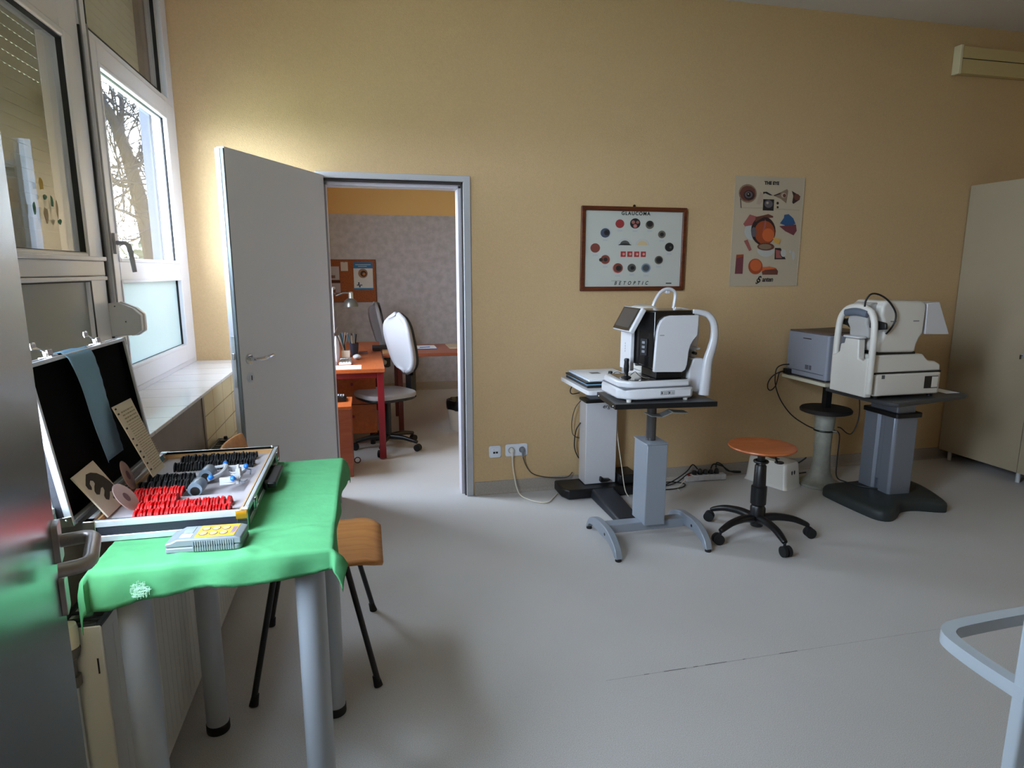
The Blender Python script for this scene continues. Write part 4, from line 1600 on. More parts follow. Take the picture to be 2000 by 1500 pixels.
for (u, ci) in ((775, 3), (1075, 8)):
    m = MB()
    for sc, cj, li in ((1.0, 9, 0), (.9, 6, 1), (.72, ci, 2)):
        m.mat(cj).prism([(gx(u + 118 * sc * math.cos(PI * i / 16)), gz(685 - 112 * sc * math.sin(PI * i / 16))) for i in range(17)], 'y', yp - 0.0003 * (li + 1), yp - 0.0003 * li)
    if ci == 3:
        m.mat(1).prism([(gx(u + 112 * math.cos(PI * i / 16)), gz(685 - 26 * math.sin(PI * i / 16))) for i in range(17)], 'y', yp - 0.0013, yp - 0.0009)
    m.build('half_eye_picture', cols, t, smooth=0)
for u in (752, 865, 982, 1096):
    m = MB()
    m.mat(10).prism([(gx(u - 46), gz(890)), (gx(u + 46), gz(890)), (gx(u + 46), gz(790)), (gx(u - 46), gz(790))], 'y', yp - 0.0003, yp)
    m.mat(0).prism([(gx(u - 40), gz(885)), (gx(u + 40), gz(885)), (gx(u + 40), gz(796)), (gx(u - 40), gz(796))], 'y', yp - 0.0006, yp - 0.0003)
    disc(m, gx(u + 6), gz(840), 0.0095, yp - 0.0006, 10)
    disc(m, gx(u + 12), gz(842), 0.004, yp - 0.0009, 8)
    m.build('square_picture', cols, t, smooth=0)
text('title', 'GLAUCOMA', 0.031, M_ink, t, (gx(945), yp - 0.0006, gz(143)), bold=0.0009, space=1.25)
text('subtitle', 'BETOPTIC', 0.033, M_ink, t, (gx(900), yp - 0.0006, gz(1348)), bold=0.0006, shear=0.35, space=2.1, sx=0.86)
m = MB().box(gx(1510), gx(1610), yp - 0.0006, yp, gz(1362), gz(1343))
m.build('small_print', M_ink, t, smooth=0)
m = MB().box(gx(565), gx(725), yp - 0.0004, yp, gz(1306), gz(1302))
m.build('rule_line', M_ink, t, smooth=0)

# --- poster : x 2.453..2.983, z 1.364..2.098
QX0, QX1, QZ0, QZ1 = 2.453, 2.984, 1.364, 2.098
t = thing('eye_poster', 'beige unframed poster of eye anatomy titled THE EYE on the yellow wall', 'poster', (2.72, D, QZ0))
m = MB().box(QX0, QX1, D - 0.005, D - 0.002, QZ0, QZ1)
m.build('sheet', M_paper2, t, smooth=0)
m = MB()
m.box(QX0 - 0.003, QX0 + 0.004, D - 0.0065, D - 0.002, QZ0, QZ1)
m.box(QX1 - 0.004, QX1 + 0.003, D - 0.0065, D - 0.002, QZ0, QZ1)
m.build('raised_edge', M_paper2, t, smooth=0)
C4 = [(140, 62), (1010, 80), (905, 1460), (58, 1465)]   # TL TR BR BL in the zoomed photograph


def qp(u, v):
    fv = (v - 70) / (1462 - 70)
    l = 140 + (58 - 140) * fv
    r = 1010 + (905 - 1010) * fv
    fu = (u - l) / (r - l)
    return (QX0 + fu * (QX1 - QX0), QZ1 - fv * (QZ1 - QZ0))


yq = D - 0.005
pc = [cmat(98, 52, 40), cmat(46, 28, 26), cmat(170, 150, 134), cmat(24, 20, 20), cmat(92, 84, 90), cmat(150, 66, 30), cmat(190, 92, 46), cmat(40, 78, 120),
      cmat(104, 50, 56), cmat(176, 176, 172), cmat(196, 150, 70), cmat(150, 84, 80), cmat(204, 190, 166), cmat(126, 104, 84)]
lay = [0]


def Q(pts, ci, name):
    m = MB()
    z = yq - 0.00022 * lay[0]
    m.mat(ci).prism([qp(*p) for p in pts], 'y', z - 0.00022, z)
    lay[0] += 1
    QM.append(m)


def blob(cx, cy, rx, ry, n=22, jit=0.0, seed=1, a0=0, a1=360):
    r_ = random.Random(seed)
    return [(cx + rx * math.cos(R(a0 + (a1 - a0) * i / n)) * (1 + r_.uniform(-jit, jit)), cy + ry * math.sin(R(a0 + (a1 - a0) * i / n)) * (1 + r_.uniform(-jit, jit))) for i in range(n + (0 if a1 - a0 == 360 else 1))]


def group(name, shapes):
    m = MB()
    for li, (pts, ci) in enumerate(shapes):
        z = yq - 0.0003 * li
        m.mat(ci).prism([qp(*p) for p in pts], 'y', z - 0.0003, z)
    m.build(name, pc, t, smooth=0)


group('eye_picture', [(blob(285, 285, 112, 115), 13), (blob(285, 285, 98, 96, jit=.04), 0), (blob(300, 305, 66, 60), 1), (blob(295, 300, 48, 42), 4), (blob(295, 300, 26, 28), 3), (blob(290, 292, 8, 8), 2)])
group('lid_picture', [([(390, 410), (440, 260), (480, 290), (470, 380), (430, 420)], 2), ([(475, 260), (520, 256), (600, 300), (560, 300), (500, 275), (480, 290)], 3)])
group('side_view_picture', [([(600, 300), (690, 262), (780, 215), (795, 240), (770, 395), (700, 340)], 13), ([(604, 302), (700, 262), (690, 282), (620, 306)], 3), (blob(738, 295, 34, 32), 2), (blob(745, 298, 20, 22), 0)])
group('profile_picture', [([(840, 235), (950, 300), (940, 345), (860, 400), (845, 380), (860, 300)], 1), (blob(905, 312, 38, 40), 0)])
group('iris_square_picture', [([(478, 350), (616, 350), (608, 492), (472, 490)], 3), (blob(545, 408, 52, 50), 4), (blob(530, 395, 16, 16), 2)])
group('dots', [(blob(660, 395, 16, 18, 10), 3), (blob(660, 446, 13, 15, 10), 3)])
group('rule', [([(190, 350), (200, 350), (208, 465), (198, 468)], 1), ([(200, 462), (470, 462), (470, 465), (200, 465)], 13), ([(620, 466), (940, 476), (940, 479), (620, 469)], 13)])
group('eyeball_section_picture', [(blob(345, 760, 100, 110, a0=90, a1=270), 9), ([(230, 665), (310, 545), (400, 570), (540, 540), (600, 560), (598, 580), (420, 600), (340, 680), (250, 695)], 11),
      (blob(480, 750, 155, 185), 1), (blob(495, 770, 128, 150), 5), (blob(540, 800, 75, 85), 6), (blob(360, 765, 34, 62), 4), ([(380, 580), (540, 535), (602, 560), (600, 580), (480, 575), (380, 640)], 0),
      ([(470, 755), (500, 600), (516, 650), (505, 710)], 11), ([(600, 835), (700, 850), (680, 920), (615, 895)], 10), ([(235, 880), (280, 860), (330, 990), (300, 1008)], 11), (blob(508, 985, 112, 95, a0=0, a1=180), 9), (blob(508, 950, 108, 50), 0), (blob(500, 950, 80, 34), 13)])
group('blue_red_picture', [([(690, 650), (740, 580), (745, 540), (800, 530), (860, 580), (890, 650), (800, 690)], 7), ([(680, 685), (790, 670), (895, 660), (905, 740), (865, 800), (760, 750)], 8)])
group('pink_square_picture', [([(628, 965), (700, 965), (765, 1110), (622, 1112)], 3), ([(636, 985), (700, 1000), (690, 1050), (720, 1095), (640, 1095)], 11), (blob(735, 1030, 36, 50), 9)])
group('grey_lens_picture', [(blob(862, 1060, 20, 60), 9), (blob(820, 1010, 12, 24), 9)])
group('tissue_block_picture', [([(145, 1055), (235, 1050), (222, 1300), (125, 1300)], 8), ([(145, 1055), (235, 1050), (232, 1075), (150, 1105)], 5)])
group('ball_picture', [(blob(382, 1205, 90, 102), 5), (blob(385, 1190, 70, 76), 6)])
group('orange_block_picture', [([(465, 1215), (560, 1205), (640, 1225), (668, 1265), (660, 1312), (470, 1312), (462, 1280)], 0), ([(470, 1212), (570, 1207), (650, 1235), (600, 1240), (500, 1250), (462, 1275)], 6)])
ttx = qp(585, 150)
text('title', 'THE EYE', 0.029, M_ink, t, (ttx[0], yq - 0.0006, ttx[1]), bold=0.0016, space=1.05)
ttx = qp(516, 1375)
text('logo_lettering', 'anten', 0.046, M_ink, t, (ttx[0] + 0.012, yq - 0.0006, ttx[1]), bold=0.0012, shear=0.1, space=0.92, sx=0.9)
ttx = qp(418, 1378)
text('logo_letter', 'S', 0.062, M_ink, t, (ttx[0], yq - 0.0006, ttx[1]), bold=0.0022, shear=0.35, sx=0.9)
text('logo_letter', 'S', 0.050, M_ink, t, (ttx[0] - 0.012, yq - 0.0006, ttx[1] - 0.012), bold=0.0014, shear=0.35, sx=0.9)

# --- sockets
M_sock = mat('white_socket_plastic', (216, 220, 228), 0.3, coat=0.3)
t = thing('data_outlet', 'small square white network outlet beside the door frame', 'outlet', (0.797, D, 0.292))
m = MB().prism(rpoly(0.757, 0.838, 0.252, 0.333, 0.014), 'y', D - 0.010, D)
m.build('faceplate', M_sock, t, bevel=0.003)
m = MB().prism(rpoly(0.768, 0.827, 0.263, 0.322, 0.008), 'y', D - 0.013, D - 0.009)
m.build('insert', M_sock, t, bevel=0.001)
for x in (0.784, 0.802):
    m = MB().box(x, x + 0.014, D - 0.0145, D - 0.0125, 0.282, 0.294)
    m.build('port', M_black, t)
text('outlet_mark', '1', 0.012, M_ink, t, (0.789, D - 0.0134, 0.308))
t = thing('double_socket', 'white double wall socket with a white and a grey plug in it', 'socket', (0.943, D, 0.292))
m = MB().prism(rpoly(0.868, 1.020, 0.254, 0.337, 0.014), 'y', D - 0.010, D)
m.build('faceplate', M_sock, t, bevel=0.003)
for x in (0.908, 0.981):
    m = MB().prism(rpoly(x - 0.029, x + 0.029, 0.267, 0.325, 0.006), 'y', D - 0.0115, D - 0.009)
    m.mat(1).lathe([(0.021, -0.0120), (0.021, -0.009)], (x, D, 0.296), 22, 'y')
    m.build('socket_well', [M_sock, mat('socket_well_grey', (90, 92, 96), 0.5)], t)
for x, mt, nm, lb in ((0.908, M_white2, 'white', 'white round plug in the left half of the double wall socket'), (0.981, M_grey, 'grey', 'grey round plug in the right half of the double wall socket')):
    p = thing('power_plug', lb, 'plug', (x, D - 0.012, 0.296), 0, 'plugs in the double wall socket')
    m = MB().lathe([(0.0185, -0.0125), (0.0185, -0.024), (0.014, -0.036), (0.008, -0.040)], (x, D, 0.296), 20, 'y')
    m.build('plug_body', mt, p)
    m = MB().tube([(x, D - 0.034, 0.292), (x + 0.001, D - 0.034, 0.27), (x + 0.002, D - 0.030, 0.252)], [0.010, 0.008, 0.005], 10)
    m.build('strain_relief', mt, p)
m = MB().tube([(0.910, D - 0.030, 0.254), (0.914, D - 0.025, 0.20), (0.922, D - 0.03, 0.13), (0.932, D - 0.07, 0.05), (0.955, D - 0.12, 0.010), (1.02, D - 0.22, 0.005), (1.09, D - 0.25, 0.005), (1.15, D - 0.18, 0.005), (1.195, D - 0.12, 0.008)], 0.0042, 8, 5)
tag(m.build('power_cable', M_wcable), 'white power cable curving from the wall socket down to the floor', 'cable')
m = MB().tube([(0.983, D - 0.028, 0.250), (1.000, D - 0.026, 0.20), (1.025, D - 0.03, 0.155), (1.055, D - 0.032, 0.128), (1.11, D - 0.035, 0.108), (1.20, D - 0.04, 0.094), (1.29, D - 0.04, 0.092), (1.33, D - 0.03, 0.12)], 0.0036, 8, 5)
tag(m.build('power_cable', mat('brown_grey_cable', (74, 62, 48), 0.5)), 'dark grey-brown power cable running from the socket to the white pillar', 'cable')
m = MB().lathe([(0.003, -0.004), (0.003, 0.0)], (1.19, D, 1.893), 8, 'y')

# --- box on the wall, top right
t = thing('wall_box', 'long cream box with a dark slot mounted high on the back wall', 'wall box', (4.5, D, 2.83))
m = MB().box(4.125, 4.94, D - 0.055, D - 0.001, 2.835, 3.012)
m.build('housing', M_cream, t, bevel=0.006)
m = MB().box(4.103, 4.128, D - 0.060, D - 0.001, 2.828, 3.018)
m.build('end_cap', mat('pale_end_cap', (220, 208, 176), 0.5), t, bevel=0.004)
m = MB().box(4.13, 4.94, D - 0.0565, D - 0.050, 2.928, 2.933)
m.build('slot', M_black, t)

# --- tall cabinet on the right
t = thing('tall_cabinet', 'tall cream laminate cabinet with a key in its door in the right corner', 'cabinet', (4.67, 3.0, 0))
CY = [3.925, 3.302, 2.68, 2.06]
m = MB().box(4.412, 4.945, 2.06, 3.925, 0.075, 2.088)
m.build('carcass', M_cab, t, bevel=0.002)
for i in range(3):
    m = MB().box(4.394, 4.411, CY[i + 1] + 0.002, CY[i] - 0.002, 0.078, 2.088)
    dd = m.build('cabinet_door', M_cab, t, bevel=0.0015)
    if i == 0:
        k = MB().lathe([(0.011, -0.004), (0.011, 0.0)], (4.394, 3.372, 0.895), 16, 'x')
        k.build('lock', M_alu, dd)
        k = MB().box(4.370, 4.392, 3.3705, 3.3735, 0.893, 0.898)
        k.box(4.366, 4.374, 3.371, 3.373, 0.872, 0.902)
        k.build('key', M_blackm, dd)
for y in (3.86, 3.32, 2.70, 2.12):
    for x in (4.44, 4.90):
        m = MB().cyl((x, y, 0.0), (x, y, 0.076), 0.014, seg=12)
        m.build('foot', M_white, t)

# ==================================================================== GREY INSTRUMENT TABLE WITH REFRACTOMETER
t = thing('grey_instrument_table', 'grey steel pedestal table with a black-edged top and curved feet', 'instrument table', (1.51, 3.10, 0))
M_steel = mat('blue_grey_painted_steel', (146, 154, 166), 0.35, 0.25)
m = MB().box(1.450, 1.570, 3.012, 3.180, 0.085, 0.545)
m.build('column', M_steel, t, bevel=0.004)
m = MB().box(1.446, 1.574, 3.008, 3.184, 0.545, 0.551)
m.build('column_plate', M_steel, t, bevel=0.001)
m = MB().cyl((1.508, 3.098, 0.55), (1.508, 3.098, 0.755), 0.027, seg=20)
m.build('inner_rod', mat('dark_steel_rod', (96, 94, 94), 0.3, 0.7), t)
m = MB()
m.cyl((1.508, 3.098, 0.735), (1.508, 3.098, 0.770), 0.034, seg=20)
m.box(1.44, 1.58, 3.03, 3.17, 0.762, 0.770)
m.build('mounting_plate', M_steel, t)
m = MB()
m.hexa([(1.47, 3.02, 0.722), (1.55, 3.03, 0.712), (1.56, 3.10, 0.716), (1.46, 3.10, 0.728)], [(1.47, 3.02, 0.725), (1.55, 3.03, 0.715), (1.56, 3.10, 0.719), (1.46, 3.10, 0.731)])
m.hexa([(1.54, 3.03, 0.713), (1.585, 3.00, 0.745), (1.60, 3.08, 0.745), (1.55, 3.10, 0.716)], [(1.54, 3.03, 0.716), (1.585, 3.00, 0.748), (1.60, 3.08, 0.748), (1.55, 3.10, 0.719)])
m.hexa([(1.575, 2.97, 0.748), (1.66, 2.97, 0.742), (1.66, 3.03, 0.744), (1.575, 3.04, 0.750)], [(1.575, 2.97, 0.752), (1.66, 2.97, 0.746), (1.66, 3.03, 0.748), (1.575, 3.04, 0.754)])
m.move(0, 0, -0.022)
m.build('lever_bracket', mat('grey_bracket', (168, 168, 164), 0.4, 0.2), t)
m = MB().box(1.235, 1.715, 3.045, 3.115, 0.045, 0.095)
m.build('cross_bar', M_steel, t, bevel=0.004)
for k, x in enumerate((1.215, 1.725)):
    pts = [(2.795, 0.014), (2.83, 0.07), (2.92, 0.115), (3.03, 0.122), (3.13, 0.112), (3.21, 0.078), (3.255, 0.014)]
    prof = catmull([Vector((a, b, 0)) for a, b in pts], 5)
    top = [(p.x, p.y) for p in prof]
    low = catmull([Vector(q) for q in [(3.235, 0.014, 0), (3.195, 0.048, 0), (3.12, 0.060, 0), (3.03, 0.055, 0), (2.93, 0.058, 0), (2.86, 0.038, 0), (2.825, 0.014, 0)]], 5)
    m = MB().prism(top + [(p.x, p.y) for p in low], 'x', x - 0.019, x + 0.019)
    leg = m.build('curved_foot', M_steel, t, bevel=0.006, bseg=3)
    for y in (2.810, 3.244):
        MB().lathe([(0.016, 0), (0.017, 0.004), (0.015, 0.016)], (x, y, 0), 14).build('rubber_glide', M_rubber, leg)
    m = MB().lathe([(0.008, -0.020 if k == 0 else -0.020), (0.008, -0.018)], (x, 2.96, 0.085), 10, 'x')
    m.build('bolt', M_black, leg)
tt = bpy.data.objects.new('tmp', None)
m = MB().box(0, 0.552, 0, 0.342, 0.772, 0.7985)
m.mat(1).box(0.004, 0.548, 0.004, 0.338, 0.7985, 0.800)
Mt = Matrix.Translation((1.221, 2.925, 0)) @ Matrix.Rotation(R(-5), 4, 'Z')
m.xf(Mt)
m.build('tabletop', [M_black, M_dgrey], t, bevel=0.001)
for x in (0.03, 0.30):
    m = MB().sphere((-0.001, x, 0.785), 0.004, 8, 6).xf(Mt)
    m.build('screw', M_chrome, t)

t = thing('autorefractor', 'white and black eye-measuring instrument with tilted screen on the grey pedestal table', 'eye instrument', (1.46, 3.06, 0.802))
TZ1 = 0.8005
m = MB()
bp_ = [(1.252, 2.990), (1.290, 2.945), (1.335, 2.925), (1.640, 2.925), (1.664, 2.945), (1.668, 3.21), (1.64, 3.235), (1.28, 3.235), (1.252, 3.20)]
m.prism(bp_, 'z', 0.816, 0.872)
m.build('base', M_white, t, bevel=0.012, bseg=4)
m = MB()
bp2 = [(1.262, 3.000), (1.298, 2.955), (1.340, 2.938), (1.632, 2.938), (1.656, 2.955), (1.658, 3.21), (1.64, 3.225), (1.29, 3.225), (1.262, 3.19)]
m.prism(bp2, 'z', 0.874, 0.910)
m.build('moving_base', M_white, t, bevel=0.010, bseg=4)
m = MB().prism([(1.286, 3.01), (1.318, 2.968), (1.35, 2.955), (1.625, 2.955), (1.64, 2.965), (1.64, 3.20), (1.30, 3.20)], 'z', 0.9100, 0.9125)
m.build('base_top_plate', M_blackg, t)
m = MB().box(1.262, 1.656, 2.934, 3.22, 0.8720, 0.8745)
m.build('base_gap', M_grey, t)
for x, y in ((1.31, 2.96), (1.63, 2.96), (1.63, 3.2), (1.30, 3.2)):
    MB().lathe([(0.012, 0), (0.014, 0.010), (0.014, 0.0165)], (x, y, TZ1), 14).build('foot', M_white2, t)
for x0, x1 in ((1.470, 1.508), (1.512, 1.548)):
    m = MB()
    m.box(x0, x1, 2.9235, 2.9250, 0.838, 0.858)
    m.mat(1).box(x0 + 0.0015, x1 - 0.0015, 2.9228, 2.9236, 0.8395, 0.8565)
    m.mat(0)
    for q in range(3):
        m.box(x0 + 0.016, x1 - 0.004, 2.9222, 2.9229, 0.842 + q * 0.0045, 0.8435 + q * 0.0045)
    m.box(x0 + 0.003, x0 + 0.011, 2.9222, 2.9229, 0.842, 0.854)
    m.build('rating_plate', [cmat(60, 60, 62), cmat(200, 202, 206)], t, smooth=0)
m = MB().box(1.47, 1.62, 2.99, 3.17, 0.912, 0.955)
m.build('neck', M_black, t, bevel=0.004)
# body : plan outline, black, with white side covers
plan = [(1.452, 2.987), (1.418, 3.060), (1.398, 3.120), (1.395, 3.200), (1.680, 3.200), (1.682, 2.987)]
m = MB()
lo = [(x, y, 0.950 + 0.03 * max(0, (1.46 - x) / 0.06)) for x, y in plan]
m.add([(x, y, z) for x, y, z in lo] + [(x, y, 1.268) for x, y in plan], [list(range(6)), [6 + i for i in range(6)]] + [[i, (i + 1) % 6, 6 + (i + 1) % 6, 6 + i] for i in range(6)])
m.v = [(min(x, 1.64) if z < 1.0 else x, y, z) for x, y, z in m.v]
m.build('body', M_blackg, t, bevel=0.010, bseg=4)
side = [(1.448, 0.951), (1.606, 0.946), (1.626, 0.958), (1.635, 0.985), (1.641, 1.055), (1.648, 1.085), (1.664, 1.112), (1.687, 1.138), (1.690, 1.243), (1.530, 1.243), (1.500, 1.236), (1.477, 1.218), (1.463, 1.190), (1.457, 1.160)]
for y0, y1 in ((2.966, 2.988), (3.197, 3.218)):
    m = MB().prism(side, 'y', y0, y1)
    m.build('side_cover', M_white, t, bevel=0.004, bseg=3)
m = MB().box(1.472, 1.497, 2.9652, 2.9662, 1.140, 1.1445)
m.build('maker_mark', cmat(140, 140, 146), t, smooth=0)
# operator-side white face and screen
m = MB().prism([(3.105, 0.940), (3.245, 0.940), (3.245, 1.185), (3.105, 1.185)], 'x', 1.374, 1.396)
m.build('operator_panel', M_white, t, bevel=0.004)
m = MB()
for q in range(4):
    m.box(1.3732, 1.3742, 3.175, 3.179, 1.035 + q * 0.014, 1.043 + q * 0.014)
m.build('panel_lettering', M_grey, t, smooth=0)
bpm = Matrix.Translation((1.424, 3.044, 0)) @ Matrix.Rotation(math.atan2(0.034, 0.073), 4, 'Z')
m = MB().box(-0.006, 0.004, -0.022, 0.022, 1.03, 1.12).xf(bpm)
m.build('button_plate', M_black, t, bevel=0.002)
for q in range(3):
    m = MB().box(-0.0085, -0.005, -0.010, 0.010, 1.045 + q * 0.024, 1.058 + q * 0.024).xf(bpm)
    m.build('button', M_grey, t, bevel=0.001)
sp = Matrix.Translation((1.352, 3.09, 1.214)) @ Matrix.Rotation(R(29), 4, 'Y')
m = MB().box(-0.012, 0.014, -0.112, 0.122, -0.066, 0.074).xf(sp)
m.build('screen_housing', M_white, t, bevel=0.006, bseg=3)
m = MB().box(-0.0145, -0.0115, -0.095, 0.115, -0.062, 0.068).xf(sp)
m.build('screen_bezel', M_blackg, t, bevel=0.002)
m = MB().box(-0.0152, -0.0140, -0.080, 0.100, -0.046, 0.060).xf(sp)
m.build('screen', M_screen, t)
m = MB().lathe([(0.028, 0.0), (0.024, 0.006), (0.012, 0.010), (0.009, 0.022), (0.0135, 0.034), (0.0145, 0.060), (0.012, 0.082), (0.014, 0.094), (0.0115, 0.102), (0.004, 0.104)], (1.334, 3.06, 0.9125), 20)
m.build('joystick', M_black, t)
m = MB().tube([(1.352, 3.05, 0.925), (1.375, 3.04, 0.945), (1.39, 3.03, 0.93), (1.41, 3.01, 0.918), (1.44, 3.00, 0.915)], 0.0022, 6, 4)
m.build('chain', M_chrome, t)
# headrest
for y in (2.985, 3.185):
    m = MB().tube([(1.752, y, 0.815), (1.758, y, 0.90), (1.765, y, 1.00), (1.785, y, 1.07), (1.795, y, 1.13), (1.788, y, 1.195), (1.755, y, 1.240), (1.705, y, 1.256), (1.665, y, 1.262)],
                  [0.034, 0.032, 0.026, 0.0165, 0.0145, 0.015, 0.016, 0.015, 0.012], 8, 4, (1.0, 0.62))
    m.build('headrest_arm', M_white, t, smooth=60)
m = MB().tube([(1.752, 2.985, 1.242), (1.748, 3.085, 1.247), (1.752, 3.185, 1.242)], 0.014, 10, 4)
m.build('forehead_rest', M_white, t)
m = MB()
m.prism([(1.690, 0.83), (1.750, 0.815), (1.752, 1.01), (1.690, 1.012), (1.668, 0.95), (1.664, 0.86)], 'y', 3.00, 3.17)
m.build('headrest_body', M_white, t, bevel=0.008, bseg=3)
m = MB()
m.box(1.702, 1.730, 3.05, 3.12, 1.012, 1.045)
m.build('chin_post', M_white2, t, bevel=0.003)
m = MB().prism(rpoly(1.690, 1.755, 3.035, 3.135, 0.02), 'z', 1.052, 1.062)
m.build('chinrest', M_white, t, bevel=0.003)
m = MB().cyl((1.712, 3.02, 1.035), (1.712, 3.15, 1.035), 0.008, seg=12)
m.build('height_knob', M_black, t)

# ==================================================================== WHITE LIFT TABLE BEHIND, WITH ITS INSTRUMENT AND PAPERS
t = thing('white_lift_table', 'white pillar electric lifting table with black base standing against the wall', 'instrument table', (1.48, 3.72, 0))
m = MB().box(1.376, 1.592, 3.775, 3.905, 0.07, 0.622)
m.build('pillar', M_white, t, bevel=0.004)
m = MB().box(1.372, 1.596, 3.770, 3.909, 0.622, 0.640)
m.build('pillar_cap', M_black, t, bevel=0.003)
m = MB().box(1.41, 1.56, 3.80, 3.88, 0.640, 0.775)
m.build('inner_column', M_silver2, t, bevel=0.003)
m = MB().prism(rpoly(1.205, 1.755, 3.285, 3.815, 0.03), 'z', 0.775, 0.800)
m.build('tabletop', M_white, t, bevel=0.003)
m = MB().prism([(1.205, 3.76), (1.235, 3.69), (1.70, 3.69), (1.735, 3.76), (1.735, 3.915), (1.205, 3.915)], 'z', 0.004, 0.068)
m.build('cross_foot', M_black, t, bevel=0.012, bseg=3)
m = MB()
m.hexa([(1.385, 3.215, 0.004), (1.535, 3.215, 0.004), (1.56, 3.70, 0.004), (1.385, 3.70, 0.004)], [(1.395, 3.235, 0.042), (1.525, 3.235, 0.042), (1.55, 3.70, 0.066), (1.395, 3.70, 0.066)])
m.build('forward_foot', mat('dark_blue_grey_plastic', (30, 34, 42), 0.45), t, bevel=0.012, bseg=3)
text('pillar_lettering', 'ergo', 0.040, M_ink, t, (1.525, 3.7735, 0.596), shear=0.2)
m = MB().prism([(1.475, 0.088), (1.520, 0.088), (1.545, 0.096), (1.545, 0.104), (1.500, 0.108), (1.490, 0.120), (1.478, 0.120)], 'y', 3.745, 3.776)
m.build('pedal_bracket', M_black, t, bevel=0.002)
m = MB().box(1.60, 1.735, 3.72, 3.90, 0.068, 0.135)
m.build('power_box', M_black, t, bevel=0.01)
m = MB()
m.tube([(1.372, 3.84, 0.775), (1.34, 3.83, 0.76), (1.30, 3.83, 0.735), (1.285, 3.84, 0.70), (1.305, 3.86, 0.672), (1.36, 3.87, 0.675)], 0.0035, 6, 4)
tag(m.build('looped_cable', M_cable), 'black cable looping out beside the top of the white pillar', 'cable')
m = MB().tube([(1.374, 3.88, 0.62), (1.335, 3.88, 0.57), (1.315, 3.885, 0.48), (1.32, 3.885, 0.40), (1.345, 3.89, 0.37), (1.372, 3.89, 0.36)], 0.0026, 6, 5)
tag(m.build('thin_cable', M_cable), 'thin black cable bowing out left of the white pillar', 'cable')
m = MB().tube([(1.374, 3.875, 0.47), (1.345, 3.88, 0.42), (1.335, 3.885, 0.33), (1.345, 3.89, 0.27), (1.370, 3.89, 0.22)], 0.0042, 6, 5)
tag(m.build('thick_cable', M_cable), 'thicker black cable hanging at mid height left of the white pillar', 'cable')
m = MB().tube([(1.597, 3.80, 0.62), (1.603, 3.79, 0.40), (1.607, 3.712, 0.20), (1.625, 3.690, 0.05), (1.64, 3.66, 0.006)], 0.0032, 6, 5)
tag(m.build('white_power_cable', M_wcable), 'thin white cord hanging down the right side of the white pillar', 'cable')

# papers and black folders on the white table
for k, (z0, th, x0, x1, y0, y1, mt, nm, lb) in enumerate([
    (0.8005, 0.012, 1.235, 1.53, 3.38, 3.78, M_black, 'ring_binder', 'black folder lowest in the stack on the white table'),
    (0.8130, 0.006, 1.238, 1.53, 3.39, 3.785, M_blued, 'paper_pad', 'grey-blue pad between two black folders on the white table'),
    (0.8195, 0.010, 1.235, 1.52, 3.40, 3.79, M_black, 'ring_binder', 'black folder directly under the papers on the white table'),
    (0.8300, 0.012, 1.260, 1.56, 3.42, 3.80, M_white_p, 'paper_pad', 'white notepad topmost of the stack on the white table')]):
    t = thing(nm, lb, 'folder' if nm == 'ring_binder' else 'notepad', ((x0 + x1) / 2, (y0 + y1) / 2, z0))
    m = MB().box(x0, x1, y0, y1, z0, z0 + th)
    m.build('cover' if nm == 'ring_binder' else 'pages', mt, t, bevel=0.001)
    if nm == 'paper_pad' and k == 3:
        m = MB()
        for q in range(26):
            torus(m, (x0 + 0.002, y0 + 0.012 + q * 0.0145, z0 + th / 2), 0.0065, 0.0008, 'y', 10, 4)
        m.build('spiral_binding', M_blued, t)['kind'] = 'stuff'
        m = MB().box(x0 + 0.09, x0 + 0.15, y0 + 0.20, y0 + 0.26, z0 + th, z0 + th + 0.0004)
        m.build('cover_print', M_grey, t, smooth=0)

t = thing('rear_eye_instrument', 'white eye instrument half hidden behind the autorefractor, with a tube loop on top', 'eye instrument', (1.58, 3.55, 0.802))
m = MB().prism(rpoly(1.575, 1.745, 3.36, 3.72, 0.04), 'z', 0.803, 0.880)
m.build('base', M_white, t, bevel=0.01, bseg=3)
m = MB().prism([(1.580, 0.88), (1.72, 0.88), (1.72, 1.20), (1.69, 1.250), (1.63, 1.272), (1.575, 1.262), (1.545, 1.225), (1.560, 1.10)], 'y', 3.40, 3.58)
m.build('body', M_white2, t, bevel=0.015, bseg=3)
m = MB().tube([(1.690, 3.52, 0.88), (1.686, 3.52, 1.10), (1.690, 3.52, 1.24), (1.718, 3.52, 1.315), (1.752, 3.52, 1.352), (1.790, 3.52, 1.362), (1.822, 3.52, 1.352), (1.838, 3.52, 1.325), (1.828, 3.52, 1.24), (1.80, 3.52, 1.05), (1.735, 3.52, 0.88)], 0.0105, 10, 4)
m.build('headrest_loop', M_white, t)
m = MB().box(1.770, 1.795, 3.505, 3.535, 1.335, 1.352)
m.build('loop_clip', M_white, t, bevel=0.003)
t = thing('spare_joystick', 'black joystick grip standing on the white table left of the autorefractor', 'joystick', (1.405, 3.30, 0.801))
m = MB().lathe([(0.022, 0.0), (0.020, 0.006), (0.009, 0.012), (0.0085, 0.030), (0.0135, 0.040), (0.0140, 0.085), (0.012, 0.104), (0.004, 0.106)], (1.350, 3.32, 0.801), 18)
m.build('grip', M_black, t)
m = MB().tube([(1.362, 3.33, 0.875), (1.39, 3.36, 0.888), (1.43, 3.40, 0.885), (1.46, 3.42, 0.875)], 0.002, 6, 4)
m.build('cord', M_cable, t)

